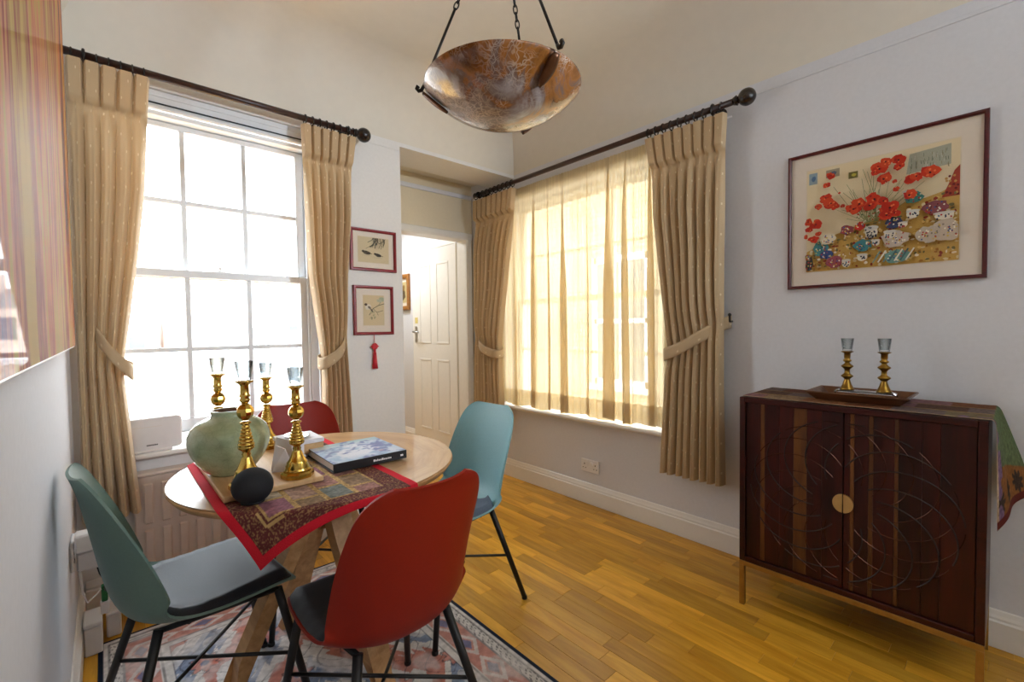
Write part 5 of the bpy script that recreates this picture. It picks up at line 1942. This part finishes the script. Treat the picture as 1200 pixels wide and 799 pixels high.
def poppies(w_, h_):
    p = Print(w_, h_, (232, 214, 176))
    r = random.Random(12)
    X = lambda u: (u - 0.5) * w_
    Y = lambda v: (0.5 - v) * h_
    B = lambda u, v, a, b_, c, jit=0.15, n=14, rot=0: p.blob(X(u), Y(v), a * w_, b_ * h_, c, n, jit, rot, r)
    # small cards and a grey panel on the back wall of the still life
    p.poly([(X(0.01), Y(0.06)), (X(0.01), Y(0.0)), (X(0.01), Y(0.0)), (X(0.01), Y(0.06))], (220, 205, 170))
    for (u, v, a, b_, c1, c2) in ((0.015, 0.03, 0.065, 0.11, (150, 170, 180), (90, 120, 150)), (0.145, 0.03, 0.10, 0.075, (160, 150, 130), (90, 100, 120)), (0.31, 0.095, 0.065, 0.06, (110, 100, 50), (200, 180, 70))):
        p.poly([(X(u), Y(v + b_)), (X(u + a), Y(v + b_)), (X(u + a), Y(v)), (X(u), Y(v))], c1)
        B(u + a * 0.55, v + b_ * 0.5, a * 0.25, b_ * 0.25, c2)
    p.poly([(X(0.69), Y(0.22)), (X(0.95), Y(0.20)), (X(0.95), Y(0.03)), (X(0.71), Y(0.05))], (178, 178, 158))
    for k in range(46):
        u, v = r.uniform(0.71, 0.94), r.uniform(0.06, 0.19)
        p.line([(X(u), Y(v)), (X(u + r.uniform(-0.006, 0.006)), Y(v + r.uniform(0.02, 0.045)))], 0.0016, r.choice([(96, 108, 88), (120, 128, 116), (150, 140, 110), (210, 205, 190)]))
    # cloth-covered table top in ochre
    tp = [(-0.0, 0.80), (0.08, 0.76), (0.22, 0.66), (0.4, 0.6), (0.55, 0.545), (0.68, 0.46), (0.8, 0.45), (0.9, 0.42), (1.0, 0.36)]
    p.poly([(X(0), Y(1.0)), (X(1), Y(1.0))] + [(X(u), Y(v)) for u, v in reversed(tp)], (206, 164, 84))
    p.poly([(X(0.90), Y(0.47)), (X(1.0), Y(0.47)), (X(1.0), Y(0.22)), (X(0.97), Y(0.26)), (X(0.94), Y(0.36))], (166, 64, 44))
    for k in range(14):
        B(r.uniform(0.92, 0.995), r.uniform(0.3, 0.46), 0.008, 0.01, r.choice([(200, 150, 80), (110, 30, 30)]))
    for k in range(430):
        u = r.random(); base = float(np.interp(u, [t[0] for t in tp], [t[1] for t in tp]))
        v = r.uniform(base + 0.02, 0.99)
        B(u, v, r.uniform(0.005, 0.016), r.uniform(0.006, 0.015), r.choice([(226, 190, 110), (176, 120, 56), (224, 206, 160), (150, 60, 46), (190, 140, 70), (120, 110, 70), (236, 220, 190)]), 0.3, 7)
    # patterned cloth patches
    for (u, v, a, b_, c) in ((0.12, 0.78, 0.06, 0.075, (70, 128, 128)), (0.16, 0.85, 0.05, 0.04, (60, 80, 130)), (0.22, 0.93, 0.06, 0.06, (150, 76, 84)), (0.42, 0.80, 0.065, 0.055, (70, 132, 138)), (0.31, 0.64, 0.05, 0.045, (134, 66, 70)),
                             (0.40, 0.62, 0.035, 0.04, (196, 50, 40)), (0.62, 0.63, 0.055, 0.05, (62, 66, 96)), (0.74, 0.44, 0.06, 0.05, (72, 128, 118)), (0.87, 0.55, 0.075, 0.055, (140, 80, 84)), (0.93, 0.75, 0.08, 0.09, (198, 180, 160)),
                             (0.83, 0.77, 0.07, 0.07, (190, 176, 158)), (0.63, 0.77, 0.085, 0.075, (200, 184, 168)), (0.03, 0.93, 0.03, 0.075, (56, 58, 56)), (0.02, 0.86, 0.02, 0.03, (150, 120, 60)), (0.17, 0.70, 0.06, 0.05, (222, 208, 180)), (0.65, 0.93, 0.08, 0.06, (110, 150, 140))):
        B(u, v, a, b_, c, 0.16, 16)
        for k in range(int(12 + 900 * a * b_ * 3)):
            B(u + r.uniform(-0.75, 0.75) * a, v + r.uniform(-0.7, 0.7) * b_, 0.006, 0.007, r.choice([(236, 226, 204), (180, 60, 50), (60, 90, 140), (210, 180, 90), tuple(int(q * 0.7) for q in c)]), 0.3, 7)
    for k in range(7):
        u = 0.49 + k * 0.035
        p.line([(X(u), Y(0.97)), (X(u + 0.05), Y(0.87))], 0.005, r.choice([(120, 160, 150), (228, 222, 204), (80, 110, 110)]))
    # cups and bowls
    for (u, v, a, b_) in ((0.48, 0.69, 0.05, 0.07), (0.60, 0.73, 0.045, 0.045), (0.74, 0.58, 0.045, 0.045), (0.92, 0.63, 0.065, 0.04), (0.42, 0.91, 0.04, 0.04), (0.31, 0.95, 0.035, 0.045), (0.51, 0.79, 0.03, 0.035), (0.68, 0.66, 0.035, 0.03), (0.7, 0.4, 0.03, 0.035)):
        B(u, v, a * 0.85, b_ * 0.85, (224, 214, 194), 0.05, 18)
        B(u, v - b_ * 0.55, a * 0.95, b_ * 0.3, (206, 200, 190), 0.03, 18)
        for k in range(7):
            B(u + r.uniform(-0.6, 0.6) * a, v + r.uniform(-0.2, 0.7) * b_, 0.006, 0.008, r.choice([(60, 66, 90), (180, 60, 60), (90, 120, 150), (50, 50, 60)]), 0.3, 7)
    for k in range(18):
        B(0.48 + r.uniform(-0.04, 0.04), 0.69 + r.uniform(-0.05, 0.06), 0.006, 0.008, (56, 56, 66), 0.3, 6)
    # stems
    for k in range(44):
        u0, v0 = 0.48 + r.uniform(-0.04, 0.05), 0.60
        a = r.uniform(-1.35, 1.2)
        L = r.uniform(0.15, 0.52)
        u1, v1 = u0 + math.sin(a) * L * 0.75, v0 - math.cos(a) * L
        u1, v1 = min(0.97, max(0.03, u1)), min(0.9, max(0.03, v1))
        um, vm = (u0 + u1) / 2 + r.uniform(-0.03, 0.03), (v0 + v1) / 2
        p.line([(X(u0), Y(v0)), (X(um), Y(vm)), (X(u1), Y(v1))], 0.0013, r.choice([(122, 132, 80), (150, 150, 100), (96, 108, 70)]))
    for k in range(46):
        B(0.48 + r.uniform(-0.1, 0.1), 0.54 + r.uniform(-0.05, 0.06), 0.006, 0.006, r.choice([(96, 106, 60), (236, 226, 206), (140, 140, 80), (190, 60, 40)]), 0.3, 7)
    # poppies
    flowers = [(0.40, 0.42, .05), (0.50, 0.40, .058), (0.47, 0.45, .045), (0.56, 0.43, .04), (0.36, 0.46, .045), (0.60, 0.50, .052), (0.58, 0.56, .045), (0.63, 0.55, .035), (0.16, 0.31, .04), (0.20, 0.37, .045), (0.23, 0.40, .03), (0.10, 0.38, .028),
               (0.53, 0.14, .05), (0.57, 0.09, .04), (0.50, 0.16, .03), (0.65, 0.10, .045), (0.66, 0.15, .032), (0.56, 0.24, .045), (0.73, 0.29, .04), (0.76, 0.27, .035), (0.84, 0.26, .05), (0.72, 0.42, .045),
               (0.20, 0.11, .03), (0.17, 0.19, .024), (0.03, 0.52, .032), (0.09, 0.55, .042), (0.04, 0.60, .025), (0.07, 0.70, .035), (0.11, 0.645, .022), (0.02, 0.66, .02), (0.64, 0.35, .02), (0.63, 0.28, .014), (0.29, 0.42, .018), (0.26, 0.29, .01), (0.46, 0.68, .0)]
    for (u, v, s) in flowers:
        if s <= 0:
            continue
        s *= 1.18
        for q in range(4):
            B(u + r.uniform(-0.4, 0.4) * s, v + r.uniform(-0.3, 0.3) * s, s * r.uniform(0.55, 0.75), s * r.uniform(0.55, 0.8), r.choice([(196, 52, 26), (180, 42, 24), (204, 70, 36)]), 0.22, 11)
        for q in range(4):
            B(u + r.uniform(-0.5, 0.5) * s, v + r.uniform(-0.5, 0.5) * s, s * 0.14, s * 0.16, r.choice([(150, 30, 24), (232, 120, 70)]), 0.3, 7)
        B(u, v, s * 0.13, s * 0.15, (60, 24, 24), 0.2, 8)
    return p


PW, PH = 0.498, 0.456
framed('framed_picture', 'large framed print of red poppies above the cabinet', 0.648, 0.61, 0.014, 0.022, 'frame_maroon', PW, PH, 0.0, -0.002, poppies(PW, PH),
       (0, -2.239, 1.664), -PI / 2)


def ducks(w_, h_):
    p = Print(w_, h_, (214, 196, 160))
    r = random.Random(3)
    for (cx, cy, s) in ((-0.045, -0.018, 1.0), (0.028, -0.028, 0.9)):
        p.blob(cx, cy, 0.026 * s, 0.011 * s, (92, 80, 66), 16, 0.08, -0.2)
        p.blob(cx + 0.004, cy + 0.001, 0.017 * s, 0.006 * s, (54, 48, 44), 12, 0.1, -0.2)
        p.blob(cx - 0.022 * s, cy + 0.007 * s, 0.008 * s, 0.007 * s, (60, 52, 46), 10, 0.05)
        p.poly([(cx - 0.036 * s, cy + 0.006 * s), (cx - 0.028 * s, cy + 0.004 * s), (cx - 0.028 * s, cy + 0.008 * s)], (70, 60, 50))
        p.poly([(cx + 0.02 * s, cy - 0.002), (cx + 0.036 * s, cy - 0.008), (cx + 0.034 * s, cy - 0.003)], (60, 50, 46))
        for k in range(5):
            p.line([(cx - 0.02 + k * 0.009, cy - 0.004), (cx - 0.012 + k * 0.009, cy + 0.005)], 0.0012, (150, 136, 110))
        p.line([(cx - 0.03, cy - 0.016), (cx + 0.03, cy - 0.018)], 0.0012, (170, 156, 126))
    for k in range(20):
        x0 = r.uniform(-0.01, 0.085)
        y0 = h_ / 2 - 0.002
        x1, y1 = x0 + r.uniform(-0.045, 0.01), y0 - r.uniform(0.02, 0.065)
        p.line([(x0, y0), ((x0 + x1) / 2 + 0.008, (y0 + y1) / 2), (x1, y1)], r.uniform(0.001, 0.004), r.choice([(84, 82, 70), (110, 106, 90), (60, 58, 52)]))
    p.line([(-0.05, 0.005), (-0.02, 0.025), (0.005, 0.03)], 0.002, (84, 80, 70))
    return p


def wren(w_, h_):
    p = Print(w_, h_, (216, 196, 158))
    r = random.Random(8)
    p.blob(0.06, 0.068, 0.024, 0.014, (172, 178, 150), 12, 0.2)
    p.blob(0.038, 0.058, 0.02, 0.01, (186, 186, 160), 12, 0.25)
    p.line([(-0.03, -0.03), (-0.005, 0.01), (0.03, 0.03), (0.07, 0.042)], 0.004, (92, 92, 78))
    p.line([(-0.005, 0.01), (0.02, -0.012), (0.06, 0.0)], 0.003, (104, 102, 88))
    p.line([(0.02, -0.012), (0.028, -0.03)], 0.0025, (104, 102, 88))
    p.line([(0.03, 0.03), (0.045, 0.05)], 0.002, (110, 108, 90))
    for k in range(10):
        p.blob(r.uniform(-0.02, 0.01), r.uniform(-0.05, -0.005), 0.009, 0.005, r.choice([(168, 162, 128), (150, 146, 116), (188, 178, 140)]), 9, 0.3, r.uniform(0, 3))
    p.blob(-0.035, 0.02, 0.02, 0.017, (222, 212, 196), 14, 0.06, 0.5)
    p.blob(-0.05, 0.035, 0.009, 0.008, (90, 74, 66), 10, 0.05)
    p.blob(-0.027, 0.016, 0.012, 0.007, (120, 108, 96), 10, 0.1, -0.7)
    p.poly([(-0.062, 0.036), (-0.056, 0.033), (-0.056, 0.038)], (60, 50, 46))
    p.poly([(-0.022, 0.004), (-0.008, -0.012), (-0.004, -0.006), (-0.016, 0.01)], (100, 88, 80))
    return p


framed('framed_picture', 'small red-framed ink picture of two ducks under reeds, upper on the pier', 0.296, 0.252, 0.017, 0.018, 'frame_red', 0.198, 0.152, 0.0, 0.002, ducks(0.198, 0.152),
       (-1.174, 0, 1.677), 0)
framed('framed_picture', 'small red-framed ink picture of a bird on a branch, above the tassel', 0.257, 0.298, 0.017, 0.018, 'frame_red', 0.134, 0.182, 0.0, 0.0, wren(0.134, 0.182),
       (-1.181, 0, 1.313), 0)


def hall_print(w_, h_):
    p = Print(w_, h_, (196, 178, 128))
    p.blob(0.0, -0.02, 0.05, 0.06, (90, 74, 50), 12, 0.2)
    p.blob(0.01, 0.05, 0.03, 0.03, (140, 110, 60), 12, 0.2)
    p.blob(-0.03, 0.0, 0.02, 0.04, (70, 80, 60), 10, 0.2)
    return p


framed('framed_picture', 'gold-framed picture on the hall wall beyond the doorway', 0.27, 0.38, 0.045, 0.03, 'frame_gold', 0.13, 0.22, 0.0, 0.0, hall_print(0.13, 0.22), (0, 1.765, 1.585), -PI / 2)

# tassel hanging from the lower bird picture
ts = thing('red_tassel', 'red silk tassel with a knot, hanging below the bird picture', 'tassel', (-1.184, -0.012, 1.165))
obj('cord', MB().tube([(0, 0, -0.0005), (0, -0.001, -0.055)], 0.002, 6), 'red_cloth', ts)
b = MB()
for q in (1, -1):
    b.tube([(0.0 + 0.017 * math.sin(t) * q, -0.004, -0.072 + 0.017 * math.cos(t)) for t in np.linspace(0, PI, 9)], 0.004, 6)
b.box(-0.013, 0.013, -0.009, 0.002, -0.085, -0.059, 0.003)
b.tube([(-0.026, -0.004, -0.072), (0.026, -0.004, -0.072)], 0.0035, 6)
obj('knot', b, 'red_cloth', ts)
b = MB()
b.lathe([(0.0, -0.09), (0.006, -0.092), (0.008, -0.10), (0.0065, -0.106), (0.009, -0.115), (0.0135, -0.165), (0.0155, -0.205), (0.0, -0.206)], 18, 0, -0.003, 0)
for k in range(18):
    a = 2 * PI * k / 18
    b.tube([(0.0075 * math.cos(a), -0.003 + 0.0075 * math.sin(a), -0.108), (0.0155 * math.cos(a), -0.003 + 0.0145 * math.sin(a), -0.208)], 0.0016, 5)
obj('fringe', b, 'red_cloth', ts)

# resin-coated abstract on the near wall
ab = thing('abstract_painting', 'tall glossy abstract painting of orange, red and yellow vertical streaks', 'painting', (XL, -1.38, 1.148))
obj('canvas', MB().box(0.001, 0.0285, -0.80, 1.01, 0.0, 1.40, 0.002), 'white_wood', ab)
obj('painted_face', MB().box(0.029, 0.0305, -0.80, 1.01, 0.006, 1.40), 'painting', ab)

# ================================================================== CABINET
cb = thing('cabinet', 'dark sheesham wood cabinet with carved spiral doors on a gold metal base', 'cabinet', (-0.225, -2.218, 0.0))
x0, x1, y0, y1, z0, z1 = -0.19, 0.19, -0.367, 0.363, 0.192, 0.893
b = MB()
tk = 0.022
b.box(x0, x1, y0, y0 + tk, z0, z1, 0.002); b.box(x0, x1, y1 - tk, y1, z0, z1, 0.002)
b.box(x0, x1, y0 + tk, y1 - tk, z0, z0 + tk, 0.002); b.box(x0, x1, y0 + tk, y1 - tk, z1 - tk, z1, 0.002)
b.box(x1 - 0.012, x1, y0 + tk, y1 - tk, z0 + tk, z1 - tk)
obj('carcass', b, 'walnut', cb)
b = MB()
fr = 0.020
b.box(x0, x0 + fr, y0, y1, z0 - fr, z0 - 0.0005, 0.001); b.box(x1 - fr, x1, y0, y1, z0 - fr, z0 - 0.0005, 0.001)
b.box(x0 + fr, x1 - fr, y0, y0 + fr, z0 - fr, z0 - 0.0005, 0.001); b.box(x0 + fr, x1 - fr, y1 - fr, y1, z0 - fr, z0 - 0.0005, 0.001)
obj('base_frame', b, 'brushed_gold', cb)
for sx in (x0, x1 - fr):
    for sy in (y0, y1 - fr):
        obj('leg', MB().box(sx, sx + fr, sy, sy + fr, 0.0006, z0 - fr - 0.0003, 0.001), 'brushed_gold', cb)
rs = random.Random(4)
CZ = 0.535
for di, (ya_, yb_) in enumerate(((0.0015, y1 - tk - 0.002), (y0 + tk + 0.002, -0.0015))):
    dr_ = thing('door', None, None)
    COL.objects.unlink(dr_)
    bpy.data.objects.remove(dr_)
    back = MB().box(x0 + 0.024, x0 + 0.034, ya_, yb_, z0 + tk + 0.002, z1 - tk - 0.002)
    door_o = obj('door', back, 'walnut', cb)
    yy = yb_
    wds = []
    tot = yb_ - ya_
    if di == 0:
        wds = [('d', 0.055), ('s', 0.016), ('d', 0.055), ('d', 0.05), ('s', 0.045), ('d', 0.05), ('d', 1)]
    else:
        wds = [('d', 0.018), ('s', 0.012), ('d', 0.042), ('s', 0.013), ('d', 0.058), ('s', 0.011), ('d', 0.06), ('d', 0.045), ('d', 1)]
    for kind_, w_ in wds:
        w_ = min(w_, yy - ya_)
        if w_ <= 0.002:
            break
        pb = MB().box(-0.006, 0.006, -w_ / 2 + 0.0003, w_ / 2 - 0.0003, 0, 1, 0.0006)
        hgt = z1 - z0 - 2 * tk - 0.004
        # build with grain (local Y) upright: local y -> world z
        pb = MB().box(-0.006, 0.006, -hgt / 2, hgt / 2, -w_ / 2 + 0.0003, w_ / 2 - 0.0003, 0.0006)
        o = obj('plank', pb, 'door_sap' if kind_ == 's' else 'door_strip', door_o)
        o.rotation_euler = (PI / 2, 0, 0)
        o.location = (x0 + 0.018, yy - w_ / 2, (z0 + z1) / 2)
        yy -= w_
    # carved rosette: twelve overlapping circles through the centre, in dark grooves and metal wire
    for nm, mat_, half, rad in (('carved_groove', 'groove', 1, 0.0026), ('inlaid_wire', 'wire', -1, 0.0013)):
        mb = MB()
        R1 = 0.150
        for k in range(14):
            ph0 = 2 * PI * k / 14
            cy_, cz_ = R1 * math.cos(ph0), R1 * math.sin(ph0)
            seg = []
            for q in range(25):
                a = ph0 + PI + half * PI * (0.20 + 0.78 * q / 24)
                yy_, zz_ = cy_ + R1 * 0.98 * math.cos(a), CZ + cz_ + R1 * math.sin(a)
                yy_ *= 1.08
                inside = ya_ + 0.003 < yy_ < yb_ - 0.003 and z0 + tk + 0.006 < zz_ < z1 - tk - 0.006
                if inside:
                    seg.append((x0 + 0.0119, yy_, zz_))
                else:
                    if len(seg) > 2:
                        mb.tube(seg, rad, 4, smooth=False)
                    seg = []
            if len(seg) > 2:
                mb.tube(seg, rad, 4, smooth=False)
        o = obj(nm, mb, mat_, door_o); o['kind'] = 'stuff'
    # half-disc pull
    mb = MB()
    n = 16
    s_ = 1 if di == 0 else -1
    arc = [(0.030 * math.cos(a) * s_ + s_ * 0.0018, CZ + 0.034 * math.sin(a)) for a in np.linspace(-PI / 2, PI / 2, n)]
    vsx = [(x0 + 0.003, y_, z_) for y_, z_ in arc] + [(x0 + 0.0118, y_, z_) for y_, z_ in arc]
    mb.add(vsx, [tuple(range(n)), tuple(reversed(range(n, 2 * n)))] + [(i, i + n, (i + 1) % n + n, (i + 1) % n) for i in range(n)])
    o = obj('pull', mb, 'gold_disc', door_o)

# patchwork cloth on the cabinet top, hanging at the end
CX0, CX1, CY0, CY1 = -0.398, -0.036, -2.893, -1.858
ZCAB = 0.893


def cloth_pos(X, Y):
    edge = -2.590
    over = np.maximum(edge - Y, 0)
    t = (X - CX0) / (CX1 - CX0)
    flare = 0.02 + 0.26 * t
    x = X + 0.0 * over - 0.02 * over * (1 - t)
    y = np.where(over > 0, edge - 0.010 * (1 - np.exp(-over / 0.01)) - over * flare * 1.0 - 0.006 * np.sin(t * 9) * np.minimum(over * 6, 1), Y)
    z = np.where(over > 0, ZCAB + 0.003 - over * np.sqrt(np.maximum(0.05, 1 - flare ** 2)) + 0.008 * (1 - np.exp(-over / 0.01)), ZCAB + 0.0025)
    z = z + np.where(over > 0, -0.05 * (1 - t) ** 3 * np.minimum(over * 3, 1), 0) + 0.0015 * vnoise(X * 20, Y * 20, 44)
    return np.stack([x, y, z], -1)


def cloth_col(X, Y):
    u = X - CX0; v = Y - CY0
    n3 = vnoise(X * 150, Y * 150, 41); n2 = vnoise(X * 40, Y * 40, 42); n4 = vnoise(X * 220, Y * 220, 43)
    pal = np.array([lin(c) for c in ((96, 58, 44), (128, 84, 54), (110, 96, 70), (124, 88, 90), (108, 66, 42), (86, 60, 50), (128, 104, 78), (100, 84, 80))])
    cu = np.floor(u / 0.121).astype(int); cv = np.floor((v + 0.05 * (cu % 2)) / 0.137).astype(int)
    C = pal[(cu * 3 + cv * 5 + cu * cv) % len(pal)] * (0.6 + 0.8 * n3)[..., None]
    ora = np.array(lin((132, 84, 42))); grn = np.array(lin((92, 106, 72))); blk = np.array(lin((52, 40, 32))); pur = np.array(lin((110, 84, 112))); gold = np.array(lin((168, 136, 84)))
    hang = Y < -2.592
    # on the hanging end: green above, flowered orange squares below
    depth = -2.592 - Y
    g = hang & (depth < 0.13 + 0.25 * u)
    C[g] = (grn * (0.6 + 0.8 * n3)[..., None])[g]
    oo = hang & (depth >= 0.13 + 0.25 * u)
    C[oo] = (ora * (0.7 + 0.5 * n3)[..., None])[oo]
    ru = np.mod(u + 0.03, 0.11) - 0.055; rv_ = np.mod(v, 0.12) - 0.06
    rr = np.hypot(ru, rv_); an = np.arctan2(rv_, ru)
    fl = oo & (rr < 0.038 * (0.55 + 0.45 * np.abs(np.cos(4 * an))))
    C[fl] = (blk * (0.7 + 0.9 * n4)[..., None])[fl]
    sm = (np.abs(np.mod(u / 0.121 + 0.5, 1) - 0.5) * 0.121 < 0.004) & ~hang
    C[sm] = gold * 0.8
    pk = (u < 0.045) & (Y < -2.50) & (n2 > 0.35)
    C[pk] = (pur * (0.6 + 0.9 * n3)[..., None])[pk]
    edge = (u < 0.014)
    C[edge] = (np.array(lin((176, 150, 120))) * (0.5 + 1.0 * n4)[..., None])[edge]
    C[v < 0.022] = np.array(lin((88, 32, 26)))
    return C


tag(color_grid('patchwork_cloth', np.linspace(CX0, CX1, 100), np.linspace(CY0, CY1, 300), cloth_pos, cloth_col, 'embroidery'),
    'patchwork cloth over the cabinet top, hanging down at one end', 'cloth')

# wooden tray with sloped rim
wt = thing('wooden_tray', 'shallow dark wooden tray with sloping rim on the cabinet', 'tray', (-0.215, -2.232, ZCAB + 0.0045))
b = MB()
xa_, ya_, xb_, yb_ = 0.082, 0.128, 0.112, 0.160


def rect_ring(hx, hy, z):
    return [(-hx, -hy, z), (hx, -hy, z), (hx, hy, z), (-hx, hy, z)]


rings = [rect_ring(xa_, ya_, 0.0), rect_ring(xb_, yb_, 0.030), rect_ring(xb_ - 0.002, yb_ - 0.002, 0.034), rect_ring(xb_ - 0.009, yb_ - 0.009, 0.032), rect_ring(xa_ - 0.002, ya_ - 0.002, 0.010)]
b.grid(rings, closed_u=True, smooth=False)
b.add(rings[0], [(3, 2, 1, 0)]); b.add(rings[-1], [(0, 1, 2, 3)])
obj('body', b, 'tray_wood', wt)
# crystal stand
cs = tag(obj('crystal_stand', MB().box(-0.036, 0.036, -0.096, 0.096, 0.0, 0.024, 0.006), 'glass', None, (-0.205, -2.243, ZCAB + 0.0152)),
         'low cut-glass block on the wooden tray under two candlesticks', 'glass stand')


def small_stick(label, x, y, z, cup_label):
    root = thing('knopped_candlestick', label, 'candlestick', (x, y, z), 0, 'small brass candlesticks on the cabinet')
    pf = [(0.0, 0.0), (0.024, 0.0), (0.0245, 0.004), (0.021, 0.009), (0.016, 0.02), (0.011, 0.036), (0.0105, 0.04)]
    for zc in (0.055, 0.094):
        pf += [(0.009, zc - 0.013), (0.013, zc - 0.008), (0.0205, zc - 0.001), (0.0205, zc + 0.002), (0.013, zc + 0.008), (0.009, zc + 0.013)]
    pf += [(0.008, 0.110), (0.0145, 0.116), (0.0145, 0.119), (0.009, 0.124), (0.011, 0.130), (0.011, 0.146), (0.017, 0.150), (0.021, 0.152), (0.021, 0.154), (0.012, 0.1545), (0.0, 0.1545)]
    obj('stem', MB().lathe(pf, 24, cap=False), 'aged_brass', root)
    glass_cup('votive_cup', cup_label, (x, y, z + 0.1552), 0.92, mat='cup_glass_shaded')
    return root


ZS = ZCAB + 0.0152 + 0.0245
small_stick('small knopped brass candlestick on the cabinet, nearer the curtain', -0.205, -2.186, ZS, 'glass votive cup on the cabinet candlestick nearer the curtain')
small_stick('small knopped brass candlestick on the cabinet, nearer the hanging cloth', -0.205, -2.302, ZS, 'glass votive cup on the cabinet candlestick nearer the hanging cloth')
